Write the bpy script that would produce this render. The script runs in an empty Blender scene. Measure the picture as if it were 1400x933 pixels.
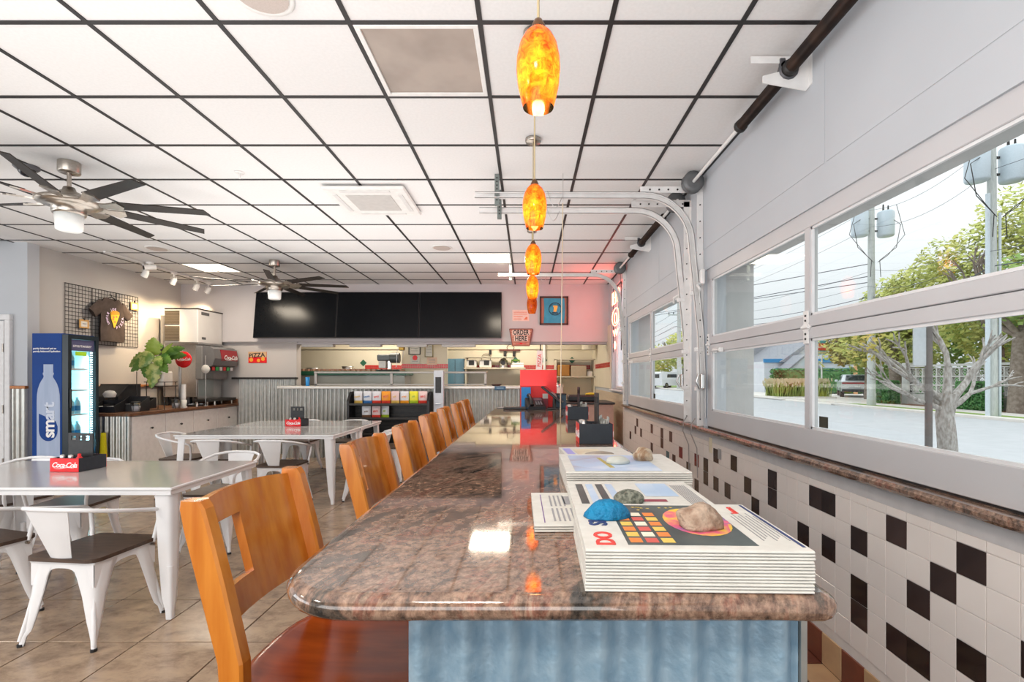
import bpy, math, random
from mathutils import Vector, Matrix, noise
from math import sin, cos, pi, radians as R
random.seed(7)
scn = bpy.context.scene
col = scn.collection
# ---------------------------------------------------------------- camera
HC = 1.40
cd = bpy.data.cameras.new('camera'); cam = bpy.data.objects.new('camera', cd); col.objects.link(cam)
cam.location = (0, 0, HC); cam.rotation_euler = (R(90), 0, 0)
cd.sensor_width = 36; cd.lens = 673/1400*36
cd.shift_x = (700-721.5)/1400; cd.shift_y = (515-466.5)/1400
cd.clip_start = .02; cd.clip_end = 400
scn.camera = cam
# ---------------------------------------------------------------- sky, light, exposure
world = bpy.data.worlds.new('sky'); scn.world = world; world.use_nodes = True
wn = world.node_tree.nodes; wl = world.node_tree.links
bg = wn['Background']
tc = wn.new('ShaderNodeTexCoord'); nz = wn.new('ShaderNodeTexNoise'); nz.inputs['Scale'].default_value = 1.6
nz.inputs['Detail'].default_value = 4
rp = wn.new('ShaderNodeValToRGB')
rp.color_ramp.elements[0].position = .3; rp.color_ramp.elements[0].color = (.84, .89, .95, 1)
rp.color_ramp.elements[1].position = .7; rp.color_ramp.elements[1].color = (.95, .97, 1, 1)
wl.new(tc.outputs['Generated'], nz.inputs['Vector']); wl.new(nz.outputs['Fac'], rp.inputs['Fac'])
# overcast sky: brighter towards the zenith
sx = wn.new('ShaderNodeSeparateXYZ'); wl.new(tc.outputs['Generated'], sx.inputs[0])
m1 = wn.new('ShaderNodeMath'); m1.operation = 'MAXIMUM'; m1.inputs[1].default_value = 0; wl.new(sx.outputs['Z'], m1.inputs[0])
m2 = wn.new('ShaderNodeMath'); m2.operation = 'MULTIPLY_ADD'; m2.inputs[1].default_value = 1.5; m2.inputs[2].default_value = .68; wl.new(m1.outputs[0], m2.inputs[0])
wl.new(rp.outputs['Color'], bg.inputs['Color']); wl.new(m2.outputs[0], bg.inputs['Strength'])
scn.view_settings.view_transform = 'Standard'; scn.view_settings.look = 'None'
scn.view_settings.gamma = 1; scn.view_settings.use_curve_mapping = False
scn.view_settings.exposure = 0.28
scn.cycles.use_denoising = True
scn.cycles.max_bounces = 9; scn.cycles.diffuse_bounces = 5; scn.cycles.glossy_bounces = 4
scn.cycles.transparent_max_bounces = 16; scn.cycles.transmission_bounces = 6
scn.cycles.caustics_reflective = False; scn.cycles.caustics_refractive = False
scn.cycles.sample_clamp_indirect = 6

def area(name, loc, rot, sx, sy, power, color=(1, 1, 1)):
    l = bpy.data.lights.new(name, 'AREA'); l.shape = 'RECTANGLE'; l.size = sx; l.size_y = sy
    l.energy = power; l.color = color
    o = bpy.data.objects.new(name, l); col.objects.link(o); o.location = loc; o.rotation_euler = rot
    o['kind'] = 'structure'
    return o
# added lamps standing in for daylight from an unseen glazed front, tilted up
area('front_daylight_fill', (-3.0, -4.2, 1.5), (R(118), 0, 0), 8.0, 2.6, 190, (1, .99, .98))
area('side_daylight_fill', (-8.8, 0.2, 1.3), (R(128), 0, R(-90)), 5.0, 2.2, 110, (.93, .97, 1))
# added unseen uplights that brighten the ceiling, near the camera and mid-room
area('ceiling_uplight', (-1.7, .4, 1.3), (R(180), 0, 0), 4.2, 2.6, 84, (1, .985, .97))
area('ceiling_uplight', (-2.1, 5.0, 1.3), (R(180), 0, 0), 4.6, 3.2, 64, (1, .975, .95))
# ---------------------------------------------------------------- helpers
MATS = {}
def mat(name, c=(.8, .8, .8), rough=.5, metal=0., c2=None, scale=20., detail=3., bump=0., bscale=None, emit=None,
        estr=0., trans=0., coat=0., alpha=1., spec=.5, lo=.35, hi=.65, stretch=None, rnd=0., ior=1.45, coord='Object'):
    if name in MATS: return MATS[name]
    m = bpy.data.materials.new(name); m.use_nodes = True
    nt = m.node_tree; b = nt.nodes['Principled BSDF']
    def S(k, v):
        if k in b.inputs: b.inputs[k].default_value = v
    S('Base Color', (*c, 1)); S('Roughness', rough); S('Metallic', metal); S('IOR', ior)
    S('Specular IOR Level', spec); S('Transmission Weight', trans); S('Coat Weight', coat); S('Coat Roughness', .05); S('Alpha', alpha)
    if emit: S('Emission Color', (*emit, 1)); S('Emission Strength', estr)
    t = nt.nodes.new('ShaderNodeTexCoord'); mp = nt.nodes.new('ShaderNodeMapping')
    nt.links.new(t.outputs[coord], mp.inputs['Vector'])
    if stretch: mp.inputs['Scale'].default_value = stretch
    n = nt.nodes.new('ShaderNodeTexNoise'); n.inputs['Scale'].default_value = scale; n.inputs['Detail'].default_value = detail
    nt.links.new(mp.outputs['Vector'], n.inputs['Vector'])
    rr = nt.nodes.new('ShaderNodeValToRGB'); rr.color_ramp.elements[0].position = lo; rr.color_ramp.elements[1].position = hi
    if c2 is None: c2 = tuple(min(1, x*.93) for x in c)
    rr.color_ramp.elements[0].color = (*c, 1); rr.color_ramp.elements[1].color = (*c2, 1)
    nt.links.new(n.outputs['Fac'], rr.inputs['Fac'])
    out = rr.outputs['Color']
    if rnd:
        oi = nt.nodes.new('ShaderNodeObjectInfo'); hs = nt.nodes.new('ShaderNodeHueSaturation')
        ma = nt.nodes.new('ShaderNodeMapRange'); ma.inputs['To Min'].default_value = 1-rnd; ma.inputs['To Max'].default_value = 1+rnd
        nt.links.new(oi.outputs['Random'], ma.inputs['Value']); nt.links.new(ma.outputs['Result'], hs.inputs['Value'])
        nt.links.new(out, hs.inputs['Color']); out = hs.outputs['Color']
    nt.links.new(out, b.inputs['Base Color'])
    if bump:
        bn = nt.nodes.new('ShaderNodeBump'); bn.inputs['Strength'].default_value = bump; bn.inputs['Distance'].default_value = .01
        n2 = nt.nodes.new('ShaderNodeTexNoise'); n2.inputs['Scale'].default_value = bscale or scale*3; n2.inputs['Detail'].default_value = 3
        nt.links.new(mp.outputs['Vector'], n2.inputs['Vector'])
        nt.links.new(n2.outputs['Fac'], bn.inputs['Height']); nt.links.new(bn.outputs['Normal'], b.inputs['Normal'])
    MATS[name] = m
    return m

class B:
    def __init__(s): s.v = []; s.f = []; s.mi = []; s.sm = []; s.M = Matrix()
    def add(s, vs, fs, m=0, smooth=False):
        o = len(s.v); s.v += [tuple(s.M @ Vector(v)) for v in vs]
        for f in fs: s.f.append(tuple(i+o for i in f)); s.mi.append(m); s.sm.append(smooth)
        return s
    def box(s, lo, hi, b=0., m=0):
        x0, y0, z0 = lo; x1, y1, z1 = hi
        if b <= 0:
            vs = [(x0,y0,z0),(x1,y0,z0),(x1,y1,z0),(x0,y1,z0),(x0,y0,z1),(x1,y0,z1),(x1,y1,z1),(x0,y1,z1)]
            return s.add(vs, [(0,3,2,1),(4,5,6,7),(0,1,5,4),(1,2,6,5),(2,3,7,6),(3,0,4,7)], m)
        b = min(b, (x1-x0)*.49, (y1-y0)*.49, (z1-z0)*.49)
        X = (x0, x1); Y = (y0, y1); Z = (z0, z1); vs = []; ix = {}
        for i in (0,1):
            for j in (0,1):
                for k in (0,1):
                    px, py, pz = X[i], Y[j], Z[k]; dx = b*(1-2*i); dy = b*(1-2*j); dz = b*(1-2*k)
                    ix[i,j,k,0] = len(vs); vs.append((px, py+dy, pz+dz))
                    ix[i,j,k,1] = len(vs); vs.append((px+dx, py, pz+dz))
                    ix[i,j,k,2] = len(vs); vs.append((px+dx, py+dy, pz))
        fs = []
        for i in (0,1):
            q = [ix[i,0,0,0], ix[i,1,0,0], ix[i,1,1,0], ix[i,0,1,0]]; fs.append(q if i else q[::-1])
            q = [ix[0,i,0,1], ix[0,i,1,1], ix[1,i,1,1], ix[1,i,0,1]]; fs.append(q if i else q[::-1])
            q = [ix[0,0,i,2], ix[1,0,i,2], ix[1,1,i,2], ix[0,1,i,2]]; fs.append(q if i else q[::-1])
        for a in (0,1):
            for c in (0,1):
                q = [ix[0,a,c,1], ix[1,a,c,1], ix[1,a,c,2], ix[0,a,c,2]]; fs.append(q if a != c else q[::-1])
                q = [ix[a,0,c,2], ix[a,1,c,2], ix[a,1,c,0], ix[a,0,c,0]]; fs.append(q if a != c else q[::-1])
                q = [ix[a,c,0,0], ix[a,c,1,0], ix[a,c,1,1], ix[a,c,0,1]]; fs.append(q if a != c else q[::-1])
        for i in (0,1):
            for j in (0,1):
                for k in (0,1):
                    q = [ix[i,j,k,0], ix[i,j,k,1], ix[i,j,k,2]]; fs.append(q if (i+j+k) % 2 else q[::-1])
        return s.add(vs, fs, m)
    def cb(s, c, d, b=0., m=0):
        return s.box((c[0]-d[0]/2, c[1]-d[1]/2, c[2]-d[2]/2), (c[0]+d[0]/2, c[1]+d[1]/2, c[2]+d[2]/2), b, m)
    def tube(s, pts, r, n=8, m=0, caps=True, closed=False, sq=None):
        pts = [Vector(p) for p in pts]; L = len(pts)
        rs = r if isinstance(r, (list, tuple)) else [r]*L
        vs = []; fs = []; up = None
        for i, p in enumerate(pts):
            if closed: t = pts[(i+1) % L]-pts[i-1]
            else: t = pts[min(i+1, L-1)]-pts[max(i-1, 0)]
            if t.length < 1e-9: t = Vector((0,0,1))
            t.normalize()
            if up is None: up = Vector((0,0,1)) if abs(t.z) < .9 else Vector((1,0,0))
            a = up-t*up.dot(t)
            if a.length < 1e-5: a = t.orthogonal()
            a.normalize(); bb = t.cross(a); up = a
            for k in range(n):
                w = 2*pi*k/n
                vs.append(p+(a*cos(w)+bb*sin(w))*rs[i])
        rng = L if closed else L-1
        for i in range(rng):
            for k in range(n):
                a0 = i*n+k; a1 = i*n+(k+1) % n; b0 = ((i+1) % L)*n+k; b1 = ((i+1) % L)*n+(k+1) % n
                fs.append((a0, a1, b1, b0))
        s.add(vs, fs, m, True)
        if caps and not closed:
            s.add(vs[:n], [tuple(range(n))[::-1]], m); s.add(vs[-n:], [tuple(range(n))], m)
        return s
    def cyl(s, p0, p1, r0, r1=None, n=16, m=0):
        return s.tube([p0, p1], [r0, r0 if r1 is None else r1], n, m)
    def lathe(s, prof, o=(0,0,0), n=24, m=0, axis='z', capb=False, capt=False):
        vs = []; fs = []
        for r, z in prof:
            for k in range(n):
                w = 2*pi*k/n; a, b = r*cos(w), r*sin(w)
                p = (a, b, z) if axis == 'z' else ((a, z, b) if axis == 'y' else (z, a, b))
                vs.append((p[0]+o[0], p[1]+o[1], p[2]+o[2]))
        for i in range(len(prof)-1):
            for k in range(n):
                fs.append((i*n+k, i*n+(k+1) % n, (i+1)*n+(k+1) % n, (i+1)*n+k))
        s.add(vs, fs, m, True)
        if capb: s.add(vs[:n], [tuple(range(n))[::-1]], m)
        if capt: s.add(vs[-n:], [tuple(range(n))], m)
        return s
    def prism(s, poly, d0, d1, plane='xy', m=0):
        def P(a, b, d): return (a, b, d) if plane == 'xy' else ((a, d, b) if plane == 'xz' else (d, a, b))
        n = len(poly); vs = [P(a, b, d0) for a, b in poly]+[P(a, b, d1) for a, b in poly]
        fs = [tuple(range(n))[::-1], tuple(range(n, 2*n))]+[(i, (i+1) % n, n+(i+1) % n, n+i) for i in range(n)]
        return s.add(vs, fs, m)
    def grid(s, fn, nu, nv, m=0, smooth=True, thick=0.):
        vs = [Vector(fn(i/nu, j/nv)) for j in range(nv+1) for i in range(nu+1)]
        fs = [(j*(nu+1)+i, j*(nu+1)+i+1, (j+1)*(nu+1)+i+1, (j+1)*(nu+1)+i) for j in range(nv) for i in range(nu)]
        s.add(vs, fs, m, smooth)
        if thick:
            N = []
            for j in range(nv+1):
                for i in range(nu+1):
                    a = vs[j*(nu+1)+min(i+1, nu)]-vs[j*(nu+1)+max(i-1, 0)]; c = vs[min(j+1, nv)*(nu+1)+i]-vs[max(j-1, 0)*(nu+1)+i]
                    q = a.cross(c); q.normalize(); N.append(q)
            v2 = [v-q*thick for v, q in zip(vs, N)]
            s.add(v2, [f[::-1] for f in fs], m, smooth)
            bd = [i for i in range(nu+1)]+[j*(nu+1)+nu for j in range(1, nv+1)]+[nv*(nu+1)+i for i in range(nu-1, -1, -1)]+[j*(nu+1) for j in range(nv-1, 0, -1)]
            k = len(bd); s.add([vs[i] for i in bd]+[v2[i] for i in bd], [(i, i+k, (i+1) % k+k, (i+1) % k) for i in range(k)], m)
        return s
    def ball(s, c, r, n=12, m=0, sc=(1,1,1)):
        pr = [(max(1e-4, r*sin(pi*i/n)), -r*cos(pi*i/n)) for i in range(n+1)]
        M0 = s.M; s.M = s.M @ Matrix.Translation(c) @ Matrix.Diagonal((*sc, 1)); s.lathe(pr, n=n+4, m=m); s.M = M0
        return s
    def mesh(s, name, mats, fix=False):
        me = bpy.data.meshes.new(name); me.from_pydata(s.v, [], s.f)
        for x in (mats if isinstance(mats, (list, tuple)) else [mats]): me.materials.append(x)
        me.polygons.foreach_set('material_index', s.mi); me.polygons.foreach_set('use_smooth', s.sm); me.update()
        return me

def rinv(o):
    while o.parent: o = o.parent
    M = Matrix.Translation(o.location) @ o.rotation_euler.to_matrix().to_4x4()
    return M.inverted()
def part(name, b, m, parent=None, world=False, label=None, kind=None):
    if world and parent is not None:
        I = rinv(parent); b.v = [tuple(I @ Vector(v)) for v in b.v]
    o = bpy.data.objects.new(name, b.mesh(name, m)); col.objects.link(o)
    if parent is not None: o.parent = parent
    if label: o['label'] = label
    if kind: o['kind'] = kind
    return o
def thing(name, label, cat, loc=(0,0,0), rz=0., group=None):
    o = bpy.data.objects.new(name, None); col.objects.link(o); o.empty_display_size = .05
    o.location = loc; o.rotation_euler = (0, 0, rz); o['label'] = label; o['category'] = cat
    if group: o['group'] = group
    return o
def tag(o, label, cat, group=None):
    o['label'] = label; o['category'] = cat
    if group: o['group'] = group
    return o
def single(name, b, m, label, cat, loc=(0,0,0), rz=0., group=None):
    o = part(name, b, m); o.location = loc; o.rotation_euler = (0,0,rz)
    return tag(o, label, cat, group)
def struct(name, b, m, parent=None):
    o = part(name, b, m, parent)
    if parent is None: o['kind'] = 'structure'
    return o
def dup(o, loc=None, rz=None, label=None, parent=None, group=None):
    c = o.copy(); col.objects.link(c)
    if parent is not None: c.parent = parent
    if loc is not None: c.location = loc
    if rz is not None: c.rotation_euler = (0, 0, rz)
    if label: c['label'] = label
    if group: c['group'] = group
    for ch in list(KIDS.get(o.name, [])) or [x for x in o.children]: dup(ch, parent=c)
    return c
KIDS = {}
def px(x, y, Y): return Vector(((x-721.5)*Y/673, Y, HC+(515-y)*Y/673))
_f = {}
def text(name, body, size, m, parent, M, extrude=.0008, shear=0., bold=0., spacing=1., align='CENTER', label=None):
    cu = bpy.data.curves.new('t', 'FONT'); cu.body = body; cu.size = size; cu.extrude = extrude; cu.shear = shear
    cu.offset = bold; cu.space_character = spacing; cu.align_x = align; cu.align_y = 'CENTER'; cu.resolution_u = 3
    o = bpy.data.objects.new('t', cu); col.objects.link(o)
    me = bpy.data.meshes.new_from_object(o); bpy.data.objects.remove(o); bpy.data.curves.remove(cu)
    me.name = name; me.materials.clear(); me.materials.append(m); me.transform(M)
    o = bpy.data.objects.new(name, me); col.objects.link(o); o.parent = parent
    if label: o['label'] = label
    return o
T = Matrix.Translation
def RX(a): return Matrix.Rotation(R(a), 4, 'X')
def RY(a): return Matrix.Rotation(R(a), 4, 'Y')
def RZ(a): return Matrix.Rotation(R(a), 4, 'Z')
def face_front(x, y, z): return T((x, y, z)) @ RX(90)            # text reading from -Y
def face_right(x, y, z): return T((x, y, z)) @ RZ(90) @ RX(90)     # text reading from +X
def face_left(x, y, z): return T((x, y, z)) @ RZ(-90) @ RX(90)
# ---------------------------------------------------------------- materials
WHITE_W = mat('wall_paint_grey', (.51, .535, .57), .6, c2=(.49, .515, .55), scale=2)
WARM_W = mat('wall_paint_warm', (.50, .475, .455), .6, c2=(.48, .46, .44), scale=2)
FARW = mat('wall_paint_light', (.52, .495, .485), .6, c2=(.50, .48, .47), scale=2)
CEILP = mat('ceiling_panel_white', (.80, .795, .79), .75, c2=(.77, .765, .76), scale=60, bump=.06, bscale=300, rnd=.012)
BLK = mat('black_plastic', (.012, .012, .014), .4, c2=(.02, .02, .022))
BLKM = mat('black_metal', (.02, .018, .018), .45, c2=(.028, .026, .024))
RAIL = mat('grid_rail_black', (.022, .02, .02), .5)
CHROME = mat('brushed_nickel', (.46, .42, .37), .28, 1., c2=(.38, .34, .30), scale=40, stretch=(1, 1, 8))
STEEL = mat('stainless_steel', (.62, .61, .60), .28, 1., c2=(.54, .53, .52), scale=30, stretch=(8, 8, 1))
GALV = mat('galvanised_steel', (.50, .50, .47), .30, .8, c2=(.42, .43, .41), scale=14, detail=6)
GALVN = mat('galvanised_steel_blue', (.31, .43, .52), .4, .3, c2=(.22, .34, .44), scale=30, detail=8, bump=.15, bscale=90)
WM = mat('white_powder_metal', (.80, .81, .83), .28, c2=(.77, .78, .80), scale=6, coat=.2)
WOODS = mat('dark_walnut_seat', (.085, .052, .036), .42, c2=(.05, .03, .022), scale=8, stretch=(1, 9, 9), detail=5)
TABLE = mat('table_top_enamel', (.52, .51, .50), .12, c2=(.50, .49, .48), scale=3, coat=.3)
OAK = mat('honey_oak', (.60, .215, .03), .22, c2=(.46, .13, .012), scale=5, stretch=(6, 6, .7), detail=6, coat=.5)
OAKR = mat('cherry_seat_wood', (.26, .042, .006), .16, c2=(.15, .02, .003), scale=4, stretch=(1, 5, 1), detail=5, spec=.35)
WPAINT = mat('white_paint', (.74, .74, .75), .4)
DOORP = mat('overhead_door_paint', (.55, .545, .56), .42, c2=(.525, .52, .535), scale=3)
TRACKM = mat('track_white_steel', (.84, .83, .82), .35, c2=(.76, .75, .74), scale=12)
RED = mat('cola_red', (.80, .012, .018), .35, c2=(.72, .01, .015))
WHT = mat('print_white', (.88, .88, .88), .5)
PAPER = mat('newsprint', (.68, .67, .63), .8, c2=(.62, .61, .57), scale=40)
DARKPR = mat('print_black', (.02, .02, .025), .6)
CREAM = mat('kitchen_wall_cream', (.74, .67, .53), .5, c2=(.71, .64, .50), scale=3)
WOODC = mat('counter_brown_laminate', (.19, .085, .04), .35, c2=(.10, .045, .022), scale=12, stretch=(3, 1, 3), detail=6)
ORANGEW = mat('chair_rail_wood', (.50, .20, .06), .4, c2=(.38, .14, .04), scale=6, stretch=(8, 1, 8))
SPRING = mat('torsion_spring_steel', (.065, .04, .03), .45, .5, c2=(.03, .022, .02), scale=9, detail=6)

def granite():
    m = bpy.data.materials.new('red_brown_granite'); m.use_nodes = True; nt = m.node_tree; b = nt.nodes['Principled BSDF']
    N = nt.nodes.new; L = nt.links.new
    t = N('ShaderNodeTexCoord'); mr = N('ShaderNodeMapping'); mr.inputs['Rotation'].default_value = (0, 0, R(-66)); mp = N('ShaderNodeMapping'); mp.inputs['Scale'].default_value = (1, 3.0, 1)
    L(t.outputs['Object'], mr.inputs['Vector']); L(mr.outputs['Vector'], mp.inputs['Vector'])
    a = N('ShaderNodeTexNoise'); a.inputs['Scale'].default_value = 5.2; a.inputs['Detail'].default_value = 12; a.inputs['Roughness'].default_value = .68; a.inputs['Distortion'].default_value = .7
    L(mp.outputs['Vector'], a.inputs['Vector'])
    r = N('ShaderNodeValToRGB'); L(a.outputs['Fac'], r.inputs['Fac'])
    els = r.color_ramp.elements
    els[0].position = .30; els[0].color = (.025, .025, .024, 1)
    els[1].position = .80; els[1].color = (.34, .26, .19, 1)
    for p, c in ((.40, (.09, .07, .055)), (.46, (.20, .12, .085)), (.53, (.31, .205, .145)), (.60, (.22, .095, .065)), (.68, (.29, .205, .145))):
        e = els.new(p); e.color = (*c, 1)
    s = N('ShaderNodeTexNoise'); s.inputs['Scale'].default_value = 70; s.inputs['Detail'].default_value = 5; s.inputs['Roughness'].default_value = .7
    L(t.outputs['Object'], s.inputs['Vector'])
    r2 = N('ShaderNodeValToRGB'); r2.color_ramp.elements[0].position = .36; r2.color_ramp.elements[0].color = (.25, .23, .22, 1)
    r2.color_ramp.elements[1].position = .60; r2.color_ramp.elements[1].color = (1.25, 1.22, 1.2, 1)
    L(s.outputs['Fac'], r2.inputs['Fac'])
    mx = N('ShaderNodeMix'); mx.data_type = 'RGBA'; mx.blend_type = 'MULTIPLY'; mx.inputs['Factor'].default_value = .8
    L(r.outputs['Color'], mx.inputs['A']); L(r2.outputs['Color'], mx.inputs['B']); L(mx.outputs['Result'], b.inputs['Base Color'])
    b.inputs['Roughness'].default_value = .06; b.inputs['IOR'].default_value = 1.6; b.inputs['Coat Weight'].default_value = .35; b.inputs['Coat Roughness'].default_value = .02
    return m
GRANITE = granite()

def floor_tile():
    m = bpy.data.materials.new('tan_stone_tile'); m.use_nodes = True; nt = m.node_tree; b = nt.nodes['Principled BSDF']
    N = nt.nodes.new; L = nt.links.new
    t = N('ShaderNodeTexCoord'); oi = N('ShaderNodeObjectInfo')
    ad = N('ShaderNodeVectorMath'); ad.operation = 'ADD'; L(t.outputs['Object'], ad.inputs[0])
    sc = N('ShaderNodeVectorMath'); sc.operation = 'SCALE'; cmb = N('ShaderNodeCombineXYZ')
    for k in range(3): L(oi.outputs['Random'], cmb.inputs[k])
    L(cmb.outputs[0], sc.inputs[0]); sc.inputs['Scale'].default_value = 37; L(sc.outputs[0], ad.inputs[1])
    mp = N('ShaderNodeMapping'); mp.inputs['Scale'].default_value = (1, 1.5, 1); mp.inputs['Rotation'].default_value = (0, 0, .5); L(ad.outputs[0], mp.inputs['Vector'])
    a = N('ShaderNodeTexNoise'); a.inputs['Scale'].default_value = 6.5; a.inputs['Detail'].default_value = 11; a.inputs['Roughness'].default_value = .68; a.inputs['Distortion'].default_value = .25
    L(mp.outputs['Vector'], a.inputs['Vector'])
    r = N('ShaderNodeValToRGB'); L(a.outputs['Fac'], r.inputs['Fac']); els = r.color_ramp.elements
    els[0].position = .28; els[0].color = (.17, .115, .075, 1); els[1].position = .72; els[1].color = (.46, .335, .22, 1)
    e = els.new(.42); e.color = (.28, .20, .14, 1); e = els.new(.55); e.color = (.38, .28, .195, 1)
    L(r.outputs['Color'], b.inputs['Base Color']); b.inputs['Roughness'].default_value = .24
    bn = N('ShaderNodeBump'); bn.inputs['Strength'].default_value = .15; bn.inputs['Distance'].default_value = .004
    L(a.outputs['Fac'], bn.inputs['Height']); L(bn.outputs['Normal'], b.inputs['Normal'])
    return m
TILEF = floor_tile()

def glass_mat(name, tint=(.97, .99, .98), refl=.10):
    m = bpy.data.materials.new(name); m.use_nodes = True; nt = m.node_tree
    for n in list(nt.nodes): nt.nodes.remove(n)
    N = nt.nodes.new; L = nt.links.new
    o = N('ShaderNodeOutputMaterial'); mx = N('ShaderNodeMixShader'); t = N('ShaderNodeBsdfTransparent'); g = N('ShaderNodeBsdfGlossy')
    t.inputs['Color'].default_value = (*tint, 1); g.inputs['Roughness'].default_value = .02
    lw = N('ShaderNodeLayerWeight'); lw.inputs['Blend'].default_value = .22
    mr = N('ShaderNodeMath'); mr.operation = 'MULTIPLY'; mr.inputs[1].default_value = refl*5; L(lw.outputs['Fresnel'], mr.inputs[0])
    cl = N('ShaderNodeMath'); cl.operation = 'MINIMUM'; cl.inputs[1].default_value = .6; L(mr.outputs[0], cl.inputs[0])
    L(cl.outputs[0], mx.inputs['Fac']); L(t.outputs[0], mx.inputs[1]); L(g.outputs[0], mx.inputs[2]); L(mx.outputs[0], o.inputs['Surface'])
    return m
GLASS = glass_mat('window_glass', refl=.02)
GLASSC = glass_mat('display_glass', (.93, .96, .96), .08)
# ================================================================ floor, ceiling
b = B(); b.box((-9, -4.4, -.12), (1.62, 12, -.006))
GROUT = mat('floor_grout', (.045, .032, .026), .8)
floor = struct('floor', b, GROUT)
TS = .49
tm = B().box((-TS/2+.004, -TS/2+.004, -.008), (TS/2-.004, TS/2-.004, 0), .0015).mesh('floor_tile', TILEF)
def place(name, me, loc, parent, rz=0.):
    o = bpy.data.objects.new(name, me); col.objects.link(o); o.parent = parent; o.location = loc; o.rotation_euler = (0, 0, rz); return o
for i in range(-11, 5):
    for j in range(-3, 13):
        x = -1.56+TS*i+TS/2; y = 2.594+TS*j+TS/2
        if x+TS/2 > .45+.2 and y < 5.4: continue
        if x < -6.2 and y > 6.05: continue
        place('tile', tm, (x, y, random.uniform(-.0006, .0006)), floor, random.choice((0, pi)))
QR = mat('quarry_tile_red', (.20, .055, .03), .4, c2=(.14, .04, .025), scale=9, rnd=.15)
QT = mat('quarry_tile_tan', (.55, .36, .20), .4, c2=(.48, .30, .17), scale=9, rnd=.08)
qs = .15
qm = [B().box((-qs/2+.004, -qs/2+.004, -.008), (qs/2-.004, qs/2-.004, .001), .0015).mesh('quarry_tile', q) for q in (QR, QT)]
rest = [B(), B()]
for i in range(6):
    for j in range(0, 32):
        x = 1.44-qs*(i+.5); y = .6+qs*(j+.5); k = (i+j) % 2
        if j < 17: place('quarry_tile', qm[k], (x, y, 0), floor)
        else: rest[k].cb((x, y, -.0035), (qs-.008, qs-.008, .009), .0015)
for k in (0, 1): part('quarry_tile_field', rest[k], (QR, QT)[k], floor, kind='stuff')

CH = 3.051
b = B(); b.box((-9, -4.4, CH+.06), (1.62, 9.0, CH+.2)); ceiling = struct('ceiling', b, RAIL)
CS = .61
XS = [-.222+CS*k for k in range(-14, 3)]+[1.44]; YS = [2.293+CS*k for k in range(-6, 11)]+[8.88]
DIRTY = (-.832, 2.293); LIT = [(-.832, 6.563), (-5.102, 7.173)]
cpm = B().box((-CS/2+.006, -CS/2+.006, 0), (CS/2-.006, CS/2-.006, .015), .002).mesh('ceiling_panel', CEILP)
def is_at(x, y, p): return abs(x-p[0]) < .02 and abs(y-p[1]) < .02
for i in range(len(XS)-1):
    for j in range(len(YS)-1):
        x0, x1, y0, y1 = XS[i], XS[i+1], YS[j], YS[j+1]
        if x1 < -6.3 and y0 > 5.9: continue
        if any(is_at(x0, y0, p) for p in [DIRTY]+LIT): continue
        if x1-x0 > .55 and y1-y0 > .55: place('ceiling_panel', cpm, ((x0+x1)/2, (y0+y1)/2, CH+.001), ceiling)
        else:
            bb = B().box((x0+.006, y0+.006, CH+.001), (x1-.006 if x1 < 1.4 else x1, y1, CH+.016)); part('ceiling_panel', bb, CEILP, ceiling)
gw = .0115
for x in XS[:-1]: part('grid_rail', B().box((x-gw, -1.4, CH-.004), (x+gw, 8.88, CH+.02)), RAIL, ceiling)
for y in YS[:-1]: part('grid_rail', B().box((-8.8, y-gw, CH-.0035), (1.44, y+gw, CH+.02)), RAIL, ceiling)
part('grid_rail', B().box((1.415, -1.4, CH-.004), (1.44, 8.88, CH+.02)), RAIL, ceiling)
part('grid_rail', B().box((-6.2, 8.855, CH-.004), (1.44, 8.88, CH+.02)), RAIL, ceiling)
# fixtures in the grid
FRW = mat('fixture_frame_white', (.82, .81, .79), .4)
DIRT = mat('dusty_brown_diffuser', (.36, .29, .24), .3, c2=(.24, .185, .15), scale=3.2, detail=3, coat=.3, lo=.42, hi=.75)
t = thing('ceiling_light', 'unlit ceiling light panel with dusty brown diffuser nearest the camera', 'ceiling light', (-.527, 2.598, CH))
f = B()
for a, c in (((-.293, -.293), (.293, -.268)), ((-.293, .268), (.293, .293)), ((-.293, -.268), (-.268, .268)), ((.268, -.268), (.293, .268))):
    f.box((a[0], a[1], -.006), (c[0], c[1], .01), .002)
part('frame', f, FRW, t); part('diffuser', B().box((-.268, -.268, .004), (.268, .268, .009)), DIRT, t)
LITM = mat('lit_diffuser', (1, .93, .8), .5, emit=(1, .90, .72), estr=2.6)
for p, lb in zip(LIT, ('lit square ceiling light above the order window side of the bar', 'lit square ceiling light above the drinks counter by the left wall')):
    t = thing('ceiling_light', lb, 'ceiling light', (p[0]+CS/2, p[1]+CS/2, CH))
    f = B()
    for a, c in (((-.293, -.293), (.293, -.275)), ((-.293, .275), (.293, .293)), ((-.293, -.275), (-.275, .275)), ((.275, -.275), (.293, .275))):
        f.box((a[0], a[1], -.006), (c[0], c[1], .01), .002)
    part('frame', f, FRW, t); part('diffuser', B().box((-.275, -.275, .004), (.275, .275, .009)), LITM, t)
    area('ceiling_area_lamp', (p[0]+CS/2, p[1]+CS/2, CH-.02), (0, 0, 0), .52, .52, 30, (1, .86, .68))
# extra ceiling lamps added out of frame to brighten the room, without fixtures
for x, y in ((-.5, -.8), (-3.6, -.8), (-6.0, .8)):
    area('ceiling_area_lamp', (x, y, CH-.02), (0, 0, 0), .55, .55, 45, (1, .90, .78))
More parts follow.
